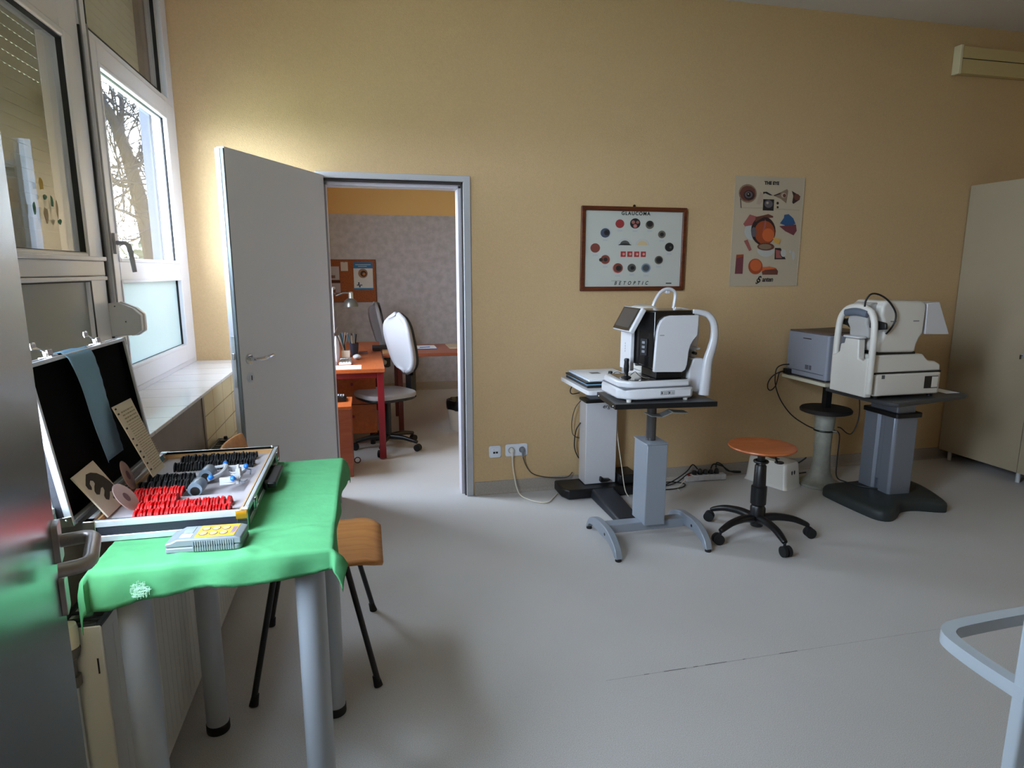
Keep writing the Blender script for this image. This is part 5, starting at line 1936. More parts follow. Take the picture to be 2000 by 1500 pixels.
# ==================================================================== STOOL
t = thing('swivel_stool', 'round orange wooden swivel stool on a black five-star base with castors', 'stool', (2.105, 2.948, 0))
sx_, sy_ = 2.105, 2.948
m = MB().lathe([(0.150, 0.500), (0.172, 0.506), (0.180, 0.514), (0.178, 0.521), (0.165, 0.523), (0.10, 0.518), (0.03, 0.516)], (sx_, sy_, 0), 44)
m.build('seat', M_wstool, t)
m = MB()
m.lathe([(0.020, 0.43), (0.020, 0.475), (0.030, 0.480), (0.032, 0.500)], (sx_, sy_, 0), 20)
m.build('seat_mount', M_black, t)
m = MB().cyl((sx_, sy_, 0.40), (sx_, sy_, 0.45), 0.012, seg=16)
m.build('gas_rod', M_chrome, t)
m = MB()
torus(m, (sx_, sy_, 0.430), 0.034, 0.008, 'z', 24, 8)
m.build('height_ring', M_black, t)
m = MB().lathe([(0.034, 0.055), (0.040, 0.09), (0.040, 0.165), (0.034, 0.175), (0.035, 0.18), (0.042, 0.185), (0.042, 0.285), (0.034, 0.29), (0.031, 0.405), (0.026, 0.412)], (sx_, sy_, 0), 22)
m.build('column', M_black, t)
m = MB().tube([(sx_ + 0.02, sy_ - 0.01, 0.497), (sx_ + 0.09, sy_ + 0.02, 0.478), (sx_ + 0.115, sy_ + 0.03, 0.43), (sx_ + 0.135, sy_ + 0.04, 0.400)], 0.0055, 8, 3)
m.lathe([(0.020, 0), (0.026, 0.004), (0.024, 0.010), (0.008, 0.012)], (sx_ + 0.150, sy_ + 0.045, 0.392), 16)
m.build('height_lever', M_black, t)
for k, a in enumerate((50, 122, 194, 266, 338)):
    ca, sa = math.cos(R(a)), math.sin(R(a))
    Rr = 0.275
    path = [(0.03, 0.100), (0.10, 0.112), (0.19, 0.105), (0.255, 0.082), (0.275, 0.072)]
    m = MB()
    rr = [0.032, 0.028, 0.024, 0.019, 0.016]
    m.tube([(sx_ + r_ * ca, sy_ + r_ * sa, z_) for r_, z_ in path], rr, 8, 4, (0.95, 0.75))
    arm = m.build('base_arm', M_black, t, smooth=60)
    cx_, cy_ = sx_ + Rr * ca, sy_ + Rr * sa
    off = R(a + 90 + 20 * math.sin(k * 2.2))
    wx_, wy_ = math.cos(off), math.sin(off)
    m = MB()
    for s_ in (-1, 1):
        p = Vector((cx_ + 0.012 * wy_, cy_ - 0.012 * wx_, 0.0292))
        m.cyl(p + Vector((wx_, wy_, 0)) * 0.005 * s_, p + Vector((wx_, wy_, 0)) * 0.022 * s_, 0.0290, seg=20)
    m.cyl((cx_, cy_, 0.03), (cx_, cy_, 0.075), 0.0075, seg=10)
    m.sphere((cx_ + 0.008 * wy_, cy_ - 0.008 * wx_, 0.036), 0.021, 12, 8)
    m.build('castor', M_rubber, arm)

# ==================================================================== FLOOR ITEMS
t = thing('step_stool', 'white plastic step stool with rounded edges under the back wall', 'step stool', (2.750, 3.712, 0))
Ms = Matrix.Translation((2.750, 3.712, 0)) @ Matrix.Rotation(R(-70), 4, 'Z')
m = MB()
lo = rpoly(-0.170, 0.170, -0.098, 0.098, 0.025, 5)
l1 = rpoly(-0.166, 0.166, -0.094, 0.094, 0.025, 5)
l2 = rpoly(-0.148, 0.148, -0.080, 0.080, 0.025, 5)
l3 = rpoly(-0.140, 0.140, -0.072, 0.072, 0.025, 5)
n_ = len(lo)
vs = [(x, y, 0.001) for x, y in lo] + [(x, y, 0.012) for x, y in l1] + [(x * .97, y * .96, 0.022) for x, y in l1] + [(x, y, 0.165) for x, y in l2] + [(x, y, 0.178) for x, y in l3]
fs = [[k * n_ + i, k * n_ + (i + 1) % n_, (k + 1) * n_ + (i + 1) % n_, (k + 1) * n_ + i] for k in range(4) for i in range(n_)]
fs += [list(range(n_)), [4 * n_ + i for i in range(n_)]]
m.add(vs, fs).xf(Ms)
m.build('body', M_white2, t, smooth=50)
for x in (-0.012, 0.016):
    q = MB().lathe([(0.0115, 0), (0.0115, 0.0018)], (0.1525, x, 0.110), 14, 'x', 0.60, 1.35).xf(Ms)
    q.build('grip_hole', M_black, t)
m = MB().lathe([(0.045, 0), (0.045, 0.001)], (0.0, 0.0, 0.1775), 24, 'z', 1.0, 0.5).xf(Ms)
m.build('top_recess', M_black, t)

t = thing('power_strip', 'white multi-socket power strip crowded with black plugs on the floor by the wall', 'power strip', (2.31, 3.86, 0))
Mp = Matrix.Translation((2.32, 3.862, 0)) @ Matrix.Rotation(R(-4), 4, 'Z')
m = MB().prism(rpoly(-0.155, 0.145, -0.026, 0.026, 0.008), 'z', 0.002, 0.040).xf(Mp)
m.build('body', M_white, t, bevel=0.004)
for i in range(6):
    x = -0.088 + i * 0.042
    q = MB().prism(rpoly(x - 0.019, x + 0.019, -0.0285, 0.022, 0.006), 'z', 0.004, 0.044).xf(Mp)
    q.build('socket_block', M_white, t, bevel=0.004)
q = MB().box(-0.140, -0.122, -0.010, 0.010, 0.040, 0.046).xf(Mp)
q.build('switch', M_red, t, bevel=0.001)
for i, (x, dz_) in enumerate(((-0.088, .03), (-0.046, .04), (-0.004, .034), (0.038, .030), (0.080, .038))):
    c = Mp @ Vector((x, 0.004, 0.045))
    p = thing('power_plug', 'black plug pushed into the floor power strip', 'plug', c, 0, 'black plugs in the power strip')
    m = MB().lathe([(0.017, 0), (0.018, 0.012), (0.013, 0.012 + dz_ * 0.5), (0.006, dz_)], c, 14)
    m.build('plug_body', M_black, p)
m = MB()
for k, pts in enumerate([
    [(2.24, 3.85, 0.07), (2.16, 3.84, 0.06), (2.08, 3.82, 0.02), (1.98, 3.80, 0.006), (1.86, 3.82, 0.006), (1.74, 3.85, 0.03)],
]):
    m.tube(pts, 0.0038, 6, 6)
tag(m.build('floor_cable', M_cable), 'black cable lying from the power strip toward the white pillar table', 'cable')
m = MB().tube([(2.25, 3.86, 0.085), (2.22, 3.88, 0.115), (2.17, 3.87, 0.07), (2.06, 3.83, 0.03), (1.95, 3.79, 0.008), (1.90, 3.74, 0.008), (1.97, 3.72, 0.008), (2.07, 3.74, 0.008), (2.12, 3.80, 0.008), (2.05, 3.85, 0.010), (1.90, 3.86, 0.012), (1.76, 3.86, 0.03)], 0.0042, 6, 6)
tag(m.build('floor_cable', M_cable), 'thick black cable coiled beside the left end of the power strip', 'cable')
m = MB().tube([(2.20, 3.83, 0.045), (2.13, 3.80, 0.040), (2.04, 3.74, 0.007), (2.02, 3.68, 0.006)], 0.0034, 6, 6)
tag(m.build('floor_cable', M_wcable), 'short white cable end by the left of the power strip', 'cable')
m = MB().tube([(2.40, 3.87, 0.085), (2.41, 3.88, 0.115), (2.45, 3.885, 0.10), (2.50, 3.88, 0.05), (2.55, 3.87, 0.045), (2.60, 3.87, 0.04)], 0.0052, 6, 6)
m.tube([(2.36, 3.87, 0.08), (2.39, 3.885, 0.105), (2.46, 3.89, 0.085), (2.52, 3.89, 0.045), (2.57, 3.885, 0.03), (2.61, 3.88, 0.03)], 0.0052, 6, 6)
tag(m.build('cable_bundle', M_cable), 'bundle of black cables running from the power strip behind the white step stool', 'cable')
m = MB().tube([(2.86, 3.84, 0.02), (2.94, 3.82, 0.06), (2.99, 3.76, 0.11), (3.02, 3.72, 0.16)], 0.0055, 6, 6)
m.tube([(2.86, 3.82, 0.012), (2.92, 3.80, 0.02), (2.98, 3.76, 0.03), (3.03, 3.72, 0.05)], 0.0045, 6, 6)
tag(m.build('cable_bundle', M_cable), 'black cables running from the step stool up behind the grey pedestal', 'cable')

# ==================================================================== GREY PEDESTAL TABLE WITH PRINTER
gx_, gy_ = 3.045, 3.60
t = thing('pedestal_printer_table', 'small white-topped table on a round grey-green pedestal with a black disc', 'table', (gx_, gy_, 0))
m = MB().lathe([(0.136, 0.0), (0.140, 0.006), (0.136, 0.018), (0.105, 0.030), (0.085, 0.050), (0.066, 0.09), (0.058, 0.15), (0.054, 0.25), (0.056, 0.375), (0.056, 0.385)], (gx_, gy_, 0), 32)
m.build('pedestal', M_grn, t)
m = MB().lathe([(0.060, 0.385), (0.062, 0.39), (0.066, 0.49), (0.064, 0.515)], (gx_, gy_, 0), 32)
m.build('upper_sleeve', M_grn, t)
m = MB()
torus(m, (gx_, gy_, 0.392), 0.064, 0.006, 'z', 28, 8)
m.build('clamp_ring', M_black, t)
m = MB().cyl((gx_ + 0.02, gy_ - 0.060, 0.394), (gx_ + 0.03, gy_ - 0.090, 0.396), 0.009, seg=12)
m.build('clamp_screw', M_chrome, t)
m = MB().lathe([(0.150, 0.518), (0.164, 0.524), (0.166, 0.538), (0.158, 0.548), (0.05, 0.551)], (gx_, gy_, 0), 40)
m.build('disc', mat('black_brown_upholstery', (24, 18, 17), 0.6), t)
m = MB().box(gx_ - 0.022, gx_ + 0.022, gy_ - 0.02, gy_ + 0.02, 0.55, 0.715)
m.build('riser', M_black, t)
m = MB().box(2.915, 3.40, 3.475, 3.920, 0.718, 0.740)
m.build('tabletop', mat('off_white_laminate', (206, 200, 178), 0.4), t, bevel=0.002)

t = thing('printer', 'silver-grey box-shaped printer with a dark top on the white pedestal table', 'printer', (3.13, 3.70, 0.742))
m = MB().prism(rpoly(2.932, 3.34, 3.495, 3.905, 0.018), 'z', 0.752, 1.052)
m.build('body', M_print, t, bevel=0.008, bseg=3)
m = MB().prism(rpoly(2.940, 3.33, 3.505, 3.895, 0.012), 'z', 0.742, 0.754)
m.build('foot_rim', M_printd, t)
m = MB().prism(rpoly(2.936, 3.335, 3.50, 3.90, 0.016), 'z', 1.052, 1.062)
m.build('top_cover', mat('brown_grey_top', (92, 78, 74), 0.45), t, bevel=0.003)
m = MB().prism([(3.02, 1.062), (3.30, 1.062), (3.28, 1.072), (3.06, 1.066)], 'y', 3.56, 3.86)
m.build('paper_tray', M_printd, t)
m = MB().box(2.930, 2.934, 3.66, 3.74, 1.012, 1.018)
m.build('latch_recess', M_printd, t)
m = MB().box(2.930, 2.933, 3.64, 3.66, 0.806, 0.836)
m.box(2.930, 2.933, 3.670, 3.700, 0.806, 0.836)
m.build('badge', cmat(92, 92, 100), t, smooth=0)
m = MB().box(2.9305, 2.933, 3.52, 3.88, 0.786, 0.789)
m.build('drawer_seam', M_printd, t)
m = MB().box(3.05, 3.06, 3.493, 3.496, 0.895, 0.905)
m.build('side_button', M_printd, t)
m = MB().tube([(2.925, 3.86, 0.815), (2.87, 3.86, 0.812), (2.83, 3.86, 0.79), (2.82, 3.86, 0.74), (2.83, 3.86, 0.66), (2.865, 3.84, 0.56), (2.93, 3.80, 0.46), (3.00, 3.74, 0.40), (3.02, 3.67, 0.385)], 0.0042, 7, 6)
tag(m.build('printer_cable', M_cable), 'black cable arcing from the printer back down to the pedestal clamp', 'cable')
m = MB().tube([(2.925, 3.87, 0.765), (2.87, 3.87, 0.762), (2.81, 3.87, 0.735), (2.775, 3.87, 0.69), (2.775, 3.87, 0.645), (2.80, 3.87, 0.63), (2.835, 3.87, 0.66), (2.85, 3.87, 0.72), (2.86, 3.87, 0.755), (2.90, 3.87, 0.765)], 0.0042, 7, 6)
m.prism([(3.835, 0.748), (3.885, 0.748), (3.885, 0.784), (3.835, 0.784)], 'x', 2.90, 2.930)
tag(m.build('looped_cable', M_cable), 'black cable with plug making a loop left of the printer', 'cable')
m = MB().tube([(3.20, 3.52, 0.716), (3.22, 3.50, 0.60), (3.215, 3.49, 0.48), (3.18, 3.49, 0.395), (3.15, 3.50, 0.385), (3.11, 3.52, 0.42), (3.09, 3.53, 0.425)], 0.0042, 7, 6)
tag(m.build('hanging_cable', M_cable), 'black cable hanging from the dark table and hooking back to the pedestal', 'cable')
m = MB().tube([(3.090, 3.535, 0.40), (3.105, 3.52, 0.36), (3.085, 3.50, 0.20), (3.06, 3.46, 0.10), (3.08, 3.40, 0.082), (3.12, 3.30, 0.082), (3.20, 3.22, 0.084)], 0.0042, 7, 6)
tag(m.build('floor_lead', M_cable), 'black cable running down the pedestal to the dark base of the right table', 'cable')

# ==================================================================== RIGHT INSTRUMENT TABLE
t = thing('dark_instrument_table', 'rounded dark table on a silver lifting column with a charcoal base', 'instrument table', (3.24, 3.22, 0))
base = [(2.925, 3.42), (2.905, 3.30), (2.915, 3.05), (2.935, 2.955), (2.995, 2.925), (3.07, 2.96), (3.17, 3.03), (3.28, 3.03), (3.40, 2.975), (3.455, 2.975), (3.50, 3.06), (3.56, 3.22), (3.58, 3.36), (3.54, 3.43), (3.40, 3.445), (3.05, 3.445)]
pts = [(p.x, p.y) for p in catmull([Vector((a, b, 0)) for a, b in base], 4, True)]
cxm, cym = 3.24, 3.24
n_ = len(pts)
m = MB()
lay_ = [(0.0, 0.995), (0.006, 1.0), (0.040, 1.0), (0.055, 0.985), (0.066, 0.95), (0.078, 0.80), (0.080, 0.5)]
vs = [(cxm + (x - cxm) * s, cym + (y - cym) * s, z) for z, s in lay_ for x, y in pts]
fs = [[k * n_ + i, k * n_ + (i + 1) % n_, (k + 1) * n_ + (i + 1) % n_, (k + 1) * n_ + i] for k in range(len(lay_) - 1) for i in range(n_)]
fs += [list(range(n_)), [(len(lay_) - 1) * n_ + i for i in range(n_)]]
m.add(vs, fs)
m.build('base', M_char, t, smooth=60)
# lower column : two shells with a cable slot between
m = MB()
m.prism([(3.165, 3.385), (3.165, 3.280), (3.180, 3.262), (3.200, 3.262), (3.200, 3.385)], 'z', 0.075, 0.575)
m.prism([(3.168, 3.225), (3.165, 3.150), (3.180, 3.135), (3.320, 3.128), (3.335, 3.145), (3.335, 3.385), (3.198, 3.385), (3.198, 3.225)], 'z', 0.075, 0.575)
m.prism([(3.178, 3.262), (3.178, 3.224), (3.200, 3.224), (3.200, 3.262)], 'z', 0.150, 0.575)
m.build('outer_column', M_silver2, t, bevel=0.005, bseg=3)
m = MB().prism(rpoly(3.152, 3.348, 3.115, 3.400, 0.02), 'z', 0.575, 0.604)
m.build('collar', M_black, t, bevel=0.004)
m = MB().prism(rpoly(3.180, 3.320, 3.145, 3.365, 0.012), 'z', 0.600, 0.700)
m.build('inner_column', M_silver2, t)
top = [(2.905, 3.455), (2.905, 3.15), (2.912, 3.04), (2.925, 2.960), (2.962, 2.925), (3.05, 2.94), (3.56, 3.040), (3.612, 3.070), (3.625, 3.14), (3.61, 3.44), (3.57, 3.468), (2.92, 3.468)]
m = MB().prism(top, 'z', 0.696, 0.722)
m.build('tabletop', mat('charcoal_tabletop', (58, 58, 60), 0.4, var=0.05, vscale=60), t, bevel=0.008, bseg=3)
m = MB().box(3.48, 3.58, 3.10, 3.26, 0.7225, 0.7235)
o = m.build('paper_sheet', M_white_p)
tag(o, 'small sheet of white paper at the right end of the dark table', 'paper')

t = thing('keratometer', 'white eye instrument with a padded head frame on the rounded dark table', 'eye instrument', (3.10, 3.14, 0.724))
m = MB()
m.prism(rpoly(2.885, 3.375, 3.035, 3.315, [0.03, 0.03, 0.02, 0.05]), 'z', 0.742, 0.872)
m.build('base', M_white2, t, bevel=0.010, bseg=3)
m = MB().prism([(2.88, 0.880), (3.352, 0.880), (3.350, 0.918), (3.310, 0.938), (3.262, 0.942), (3.236, 0.962), (3.215, 0.984), (2.88, 0.984)], 'y', 3.045, 3.305)
m.build('sliding_stage', M_white2, t, bevel=0.010, bseg=3)
m = MB().box(2.89, 3.36, 3.046, 3.306, 0.870, 0.882)
m.build('stage_gap', M_black, t)
m = MB().box(3.235, 3.330, 3.0325, 3.036, 0.778, 0.852)
m.build('port_recess', M_black, t)
m = MB().box(3.285, 3.330, 3.0305, 3.034, 0.782, 0.848)
m.build('port_cover', M_white2, t, bevel=0.002)
m = MB().box(2.928, 2.948, 3.0330, 3.0355, 0.846, 0.868)
m.build('small_label', cmat(90, 90, 92), t, smooth=0)
for x, y in ((2.93, 3.07), (3.32, 3.07), (3.32, 3.28), (2.93, 3.28)):
    MB().lathe([(0.016, 0), (0.018, 0.018)], (x, y, 0.7245), 12).build('foot', M_black, t)
m = MB().box(2.90, 3.18, 3.07, 3.28, 0.984, 0.997)
m.build('neck_plate', M_black, t)
body = [(2.905, 1.000), (3.160, 0.995), (3.168, 1.045), (3.182, 1.078), (3.204, 1.108), (3.208, 1.262), (3.198, 1.285), (3.160, 1.298), (2.925, 1.300), (2.902, 1.272), (2.898, 1.215), (2.930, 1.150), (2.925, 1.100), (2.895, 1.035)]
m = MB().prism(body, 'y', 3.050, 3.285)
m.build('body', M_white2, t, bevel=0.016, bseg=4)
for x0, x1 in ((2.962, 3.002), (3.122, 3.162)):
    MB().box(x0, x1, 3.0485, 3.0502, 1.178, 1.184).build('side_slot', M_grey, t)
m = MB()
m.prism([(2.842, 1.165), (2.862, 1.130), (2.865, 1.080), (2.915, 1.080), (2.925, 1.285), (2.885, 1.290), (2.850, 1.262)], 'y', 3.10, 3.25)
m.build('measuring_head', mat('silver_white_plastic', (176, 174, 172), 0.3, coat=0.2), t, bevel=0.012, bseg=3)
m = MB().prism([(3.345, 1.150), (3.345, 1.182), (3.29, 1.182), (3.23, 1.212), (3.12, 1.212), (3.07, 1.190), (2.985, 1.178), (2.980, 1.142), (3.05, 1.132), (3.10, 1.142), (3.15, 1.108), (3.19, 1.088), (3.235, 1.118), (3.28, 1.140)], 'x', 2.868, 2.884)
m.build('black_eye_shield', M_black, t, bevel=0.006)
# head frame, an arch in the y-z plane
hx_ = 2.845
arch = [(3.035, 0.760), (3.035, 0.95), (3.035, 1.10), (3.045, 1.19), (3.085, 1.245), (3.17, 1.262), (3.255, 1.245), (3.305, 1.19), (3.318, 1.10), (3.322, 0.95), (3.322, 0.80)]
m = MB().tube([(hx_, y, z) for y, z in arch], [0.019] * 11, 8, 0, (1.0, 1.0))
m = MB().tube(catmull([Vector((hx_, y, z)) for y, z in arch], 4), 0.019, 10)
m.build('head_frame', M_white2, t, smooth=60)
m = MB()
m.prism([(3.035, 0.738), (3.325, 0.738), (3.325, 0.960), (3.290, 0.972), (3.268, 0.985), (3.262, 1.035), (3.235, 1.040), (3.228, 1.075), (3.120, 1.075), (3.112, 0.962), (3.075, 0.950), (3.055, 0.968), (3.035, 0.975)], 'x', hx_ - 0.024, hx_ + 0.024)
m.build('chin_support', M_white2, t, bevel=0.008, bseg=3)
m = MB().prism(rpoly(hx_ - 0.045, hx_ + 0.030, 3.10, 3.24, 0.03), 'z', 1.078, 1.090)
m.build('chinrest', M_white, t, bevel=0.004)
m = MB().tube([(hx_ - 0.012, 3.085, 1.222), (hx_ - 0.018, 3.17, 1.232), (hx_ - 0.012, 3.255, 1.222)], 0.022, 10, 4, (0.7, 1.0))
m.build('forehead_pad', M_greyf, t, smooth=60)
m = MB().prism([(3.214, 1.282), (3.300, 1.290), (3.398, 1.096), (3.222, 1.100)], 'y', 3.055, 3.275)
m.build('rear_display', M_white, t, bevel=0.005, bseg=3)
m = MB().tube([(2.785, 3.06, 1.268), (2.785, 3.055, 1.305), (2.808, 3.045, 1.340), (2.860, 3.04, 1.335), (2.920, 3.035, 1.300), (2.968, 3.03, 1.240), (2.975, 3.03, 1.190), (2.955, 3.035, 1.140), (2.930, 3.04, 1.110)], 0.0052, 8, 5)
m.build('fixation_cable', M_cable, t)

# ==================================================================== WHITE TUBULAR TROLLEY, FRONT RIGHT
t = thing('tubular_trolley', 'white tubular metal trolley frame at the right edge beside the camera', 'trolley', (1.40, 0.60, 0))
M_tw = mat('white_enamel_tube', (178, 188, 198), 0.25, coat=0.4)
lx = 1.180


def square_tube(m, pts, r, k=4):
    return m.tube(catmull([Vector(p) for p in pts], k), r, 8, 0, (1.0, 1.0))


m = MB()
m.tube([(1.175, 0.800, 0.692), (1.175, 0.88, 0.692), (1.182, 0.950, 0.692), (1.193, 0.985, 0.692), (1.215, 1.004, 0.692), (1.250, 1.012, 0.692), (1.35, 1.018, 0.692), (1.50, 1.022, 0.692), (1.66, 1.022, 0.692), (1.69, 1.01, 0.692), (1.70, 0.98, 0.692), (1.70, 0.815, 0.692)], 0.0195, 4, 3, (1.0, 1.0))
m.build('push_handle', M_tw, t, smooth=35, bevel=0.004, bseg=3)
for x in (1.175, 1.70):
    for y in (0.81, 0.33):
        m = MB().prism(rpoly(x - 0.0135, x + 0.0135, y - 0.0135, y + 0.0135, 0.006), 'z', 0.10, 0.86)
        lg = m.build('post', M_tw, t, smooth=60)
        MB().cyl((x - 0.012, y, 0.038), (x + 0.012, y, 0.038), 0.037, seg=20).build('castor', M_rubber, lg)
        MB().box(x - 0.016, x + 0.016, y - 0.012, y + 0.012, 0.06, 0.11).build('castor_fork', M_chrome, lg)
for z in (0.22, 0.86):
    m = MB().box(1.19, 1.685, 0.345, 0.80, z, z + 0.012)
    m.build('shelf', M_tw, t, bevel=0.003)

# ==================================================================== OFFICE BEHIND THE DOORWAY
t = thing('office_desk', 'orange-brown desk with a maroon steel leg seen through the doorway', 'desk', (-0.3, 5.8, 0))
m = MB().box(-0.90, 0.128, 4.865, 6.80, 0.700, 0.730)
m.build('desktop', M_wdesk, t, bevel=0.003)
m = MB().box(0.068, 0.118, 4.885, 4.935, 0.008, 0.700)
m.build('leg', M_maroon, t, bevel=0.003)
m = MB().box(0.068, 0.118, 6.70, 6.75, 0.008, 0.700)
m.build('leg', M_maroon, t, bevel=0.003)
m = MB().box(-0.88, -0.83, 4.885, 4.935, 0.008, 0.700)
m.build('leg', M_maroon, t, bevel=0.003)
m = MB().box(-0.83, 0.068, 4.90, 4.93, 0.655, 0.700)
m.build('front_rail', M_maroon, t)
t = thing('side_desk', 'brown side desk along the far part of the office right of the orange desk', 'desk', (1.2, 6.1, 0))
m = MB().box(0.135, 2.30, 5.70, 6.44, 0.700, 0.730)
m.build('desktop', M_wdesk2, t, bevel=0.003)
for x in (0.262, 2.22):
    for y in (5.72, 6.38):
        m = MB().box(x, x + 0.045, y, y + 0.045, 0.0, 0.700)
        m.build('leg', mat('brown_maroon_steel', (96, 34, 30), 0.4), t, bevel=0.003)
t = thing('drawer_pedestal', 'orange wooden drawer pedestal under the office desk', 'drawer unit', (-0.15, 5.6, 0))
m = MB().box(-0.34, 0.045, 5.345, 5.86, 0.105, 0.640)
m.build('carcass', M_wdesk, t, bevel=0.002)
for z0, z1 in ((0.11, 0.36), (0.366, 0.636)):
    d_ = MB().box(-0.336, 0.060, 5.325, 5.344, z0, z1).build('drawer', M_wdesk, t, bevel=0.002)
    MB().lathe([(0.012, -0.016), (0.014, -0.008), (0.008, 0)], (-0.135, 5.325, z1 - 0.10), 14, 'y').build('knob', M_maroon, d_)
for x in (-0.31, 0.02):
    for y in (5.38, 5.82):
        MB().cyl((x, y, 0), (x, y, 0.105), 0.022, seg=12).build('castor', M_black, t)
t = thing('low_cabinet', 'low orange wooden cabinet standing in front of the office desk', 'cabinet', (-0.3, 4.66, 0))
m = MB().box(-0.50, -0.130, 4.50, 4.845, 0.0, 0.500)
m.build('carcass', M_wdesk2, t, bevel=0.002)
m = MB().box(-0.51, -0.124, 4.49, 4.850, 0.500, 0.524)
m.build('top', M_wdesk, t, bevel=0.002)
t = thing('desk_telephone', 'small black handset lying on the low orange cabinet', 'telephone', (-0.19, 4.72, 0.525))
m = MB().prism([(-0.25, 0.525), (-0.165, 0.525), (-0.162, 0.540), (-0.205, 0.562), (-0.25, 0.570)], 'y', 4.66, 4.80)
m.build('body', M_black, t, bevel=0.004)
for i in range(6):
    MB().box(-0.225 + (i % 3) * 0.018, -0.215 + (i % 3) * 0.018, 4.70 + (i // 3) * 0.03, 4.715 + (i // 3) * 0.03, 0.558, 0.567).build('key', M_white, t)
m = MB()
torus(m, (-0.105, 4.83, 0.018), 0.022, 0.004, 'y', 18, 6)
m.move(0, 0, 0.008)
tag(m.build('cable_loop', mat('dark_red_cable', (90, 30, 24), 0.5)), 'small dark loop of cable on the office floor beside the low cabinet', 'cable')

# desk things
t = thing('computer_monitor', 'monitor seen edge-on at the left of the office desk', 'monitor', (-0.275, 5.5, 0.731))
m = MB().box(-0.272, -0.246, 5.28, 5.72, 0.97, 1.335)
m.build('screen_panel', M_white, t, bevel=0.006)
m = MB().box(-0.2460, -0.2450, 5.30, 5.70, 0.99, 1.315)
m.build('display', M_screen, t)
m = MB().box(-0.31, -0.285, 5.46, 5.54, 0.735, 1.10)
m.build('stand', M_white2, t, bevel=0.003)
m = MB().prism(rpoly(-0.40, -0.24, 5.40, 5.60, 0.03), 'z', 0.7305, 0.742)
m.build('stand_base', M_white2, t)
t = thing('round_fan', 'white round-backed device standing at the left edge of the office desk', 'desk device', (-0.25, 5.30, 0.731))
m = MB().lathe([(0.02, -0.012), (0.098, -0.006), (0.10, 0.004), (0.06, 0.022), (0.02, 0.028)], (-0.240, 5.20, 0.845), 28, 'x', 1.0, 1.12)
m.build('round_shell', M_white, t)
m = MB().box(-0.285, -0.235, 5.15, 5.25, 0.7305, 0.75)
m.build('base', M_grey, t)
t = thing('pen_cup', 'dark blue-grey cup of pens on the office desk', 'pen cup', (-0.11, 5.75, 0.731))
m = MB().lathe([(0.032, 0), (0.040, 0.105), (0.037, 0.105), (0.030, 0.006)], (-0.110, 5.75, 0.731), 20)
m.build('cup', mat('slate_mesh_cup', (50, 56, 76), 0.5), t)
rnd = random.Random(11)
pcx = [(-0.110, 5.75), (-0.185, 5.62)]
colp = [M_black, M_white, cmat(40, 100, 120), cmat(120, 150, 190), M_white2, M_black]
t2 = thing('pen_box', 'beige box of white and dark pens on the office desk', 'pen box', (-0.18, 5.62, 0.731))
m = MB().box(-0.215, -0.145, 5.58, 5.66, 0.7305, 0.790)
m.build('box', M_card, t2, bevel=0.002)
for k, (cx, cy) in enumerate(pcx):
    for i in range(7):
        p0 = Vector((cx + rnd.uniform(-.018, .018), cy + rnd.uniform(-.018, .018), 0.745 if k == 0 else 0.7905))
        p1 = p0 + Vector((rnd.uniform(-.045, .03), rnd.uniform(-.02, .02), 0.155 + rnd.uniform(0, .03) - (0.03 if k else 0)))
        m = MB().cyl(p0, p1, 0.0055, 0.005, seg=8)
        tag(m.build('pen', colp[(i + k) % 6]), 'pen standing in the ' + ('dark cup' if k == 0 else 'beige box') + ' on the office desk', 'pen', 'pens in the ' + ('dark cup' if k == 0 else 'beige box'))
t = thing('computer_keyboard', 'white keyboard on the office desk in front of the pens', 'keyboard', (-0.18, 5.30, 0.731))
m = MB().box(-0.222, -0.125, 5.12, 5.385, 0.7305, 0.748)
m.build('case', M_white2, t, bevel=0.003)
m = MB()
for i in range(4):
    for j in range(11):
        m.box(-0.216 + i * 0.022, -0.198 + i * 0.022, 5.130 + j * 0.0225, 5.148 + j * 0.0225, 0.748, 0.754)
m.build('keys', mat('light_grey_keys', (190, 190, 192), 0.5), t)['kind'] = 'stuff'
t = thing('computer_mouse', 'white rounded mouse on the office desk beside the keyboard', 'mouse', (-0.085, 5.45, 0.731))
m = MB().sphere((-0.085, 5.44, 0.7525), 0.042, 18, 10, (0.8, 1.3, 0.5))
m.build('shell', M_white, t)
m = MB().box(-0.29, -0.048, 4.885, 5.08, 0.7305, 0.733)
tag(m.build('paper_stack', M_white_p), 'white papers at the near left edge of the office desk', 'papers')
m = MB().prism(rpoly(-0.075, 0.005, 5.80, 5.90, 0.01), 'z', 0.7305, 0.742)
tag(m.build('stapler_pad', cmat(120, 92, 110)), 'small mauve object beside the dark pen cup', 'desk item')
t = thing('desk_lamp', 'grey metal desk lamp with a domed shade reaching over the office desk', 'lamp', (-0.6, 6.2, 0.731))
m = MB().lathe([(0.072, 0.0), (0.070, 0.02), (0.055, 0.055), (0.030, 0.075), (0.020, 0.08)], (-0.134, 6.2, 1.135), 28)
m.build('lamp_shade', mat('grey_lamp_metal', (120, 120, 118), 0.3, 0.7), t)
m = MB().lathe([(0.020, 0), (0.024, 0.005), (0.022, 0.060), (0.012, 0.070)], (-0.128, 6.2, 1.205), 18)
m.build('socket_housing', mat('grey_white_metal', (170, 168, 160), 0.3, 0.5), t)
m = MB().tube([(-0.128, 6.2, 1.262), (-0.20, 6.2, 1.262), (-0.42, 6.2, 1.175), (-0.62, 6.2, 1.08)], 0.008, 8)
m.tube([(-0.62, 6.2, 1.08), (-0.60, 6.2, 0.75)], 0.008, 8)
m.build('arm', mat('grey_lamp_metal', (120, 120, 118), 0.3, 0.7), t)
m = MB().lathe([(0.08, 0), (0.08, 0.015), (0.02, 0.03)], (-0.60, 6.2, 0.7305), 20)
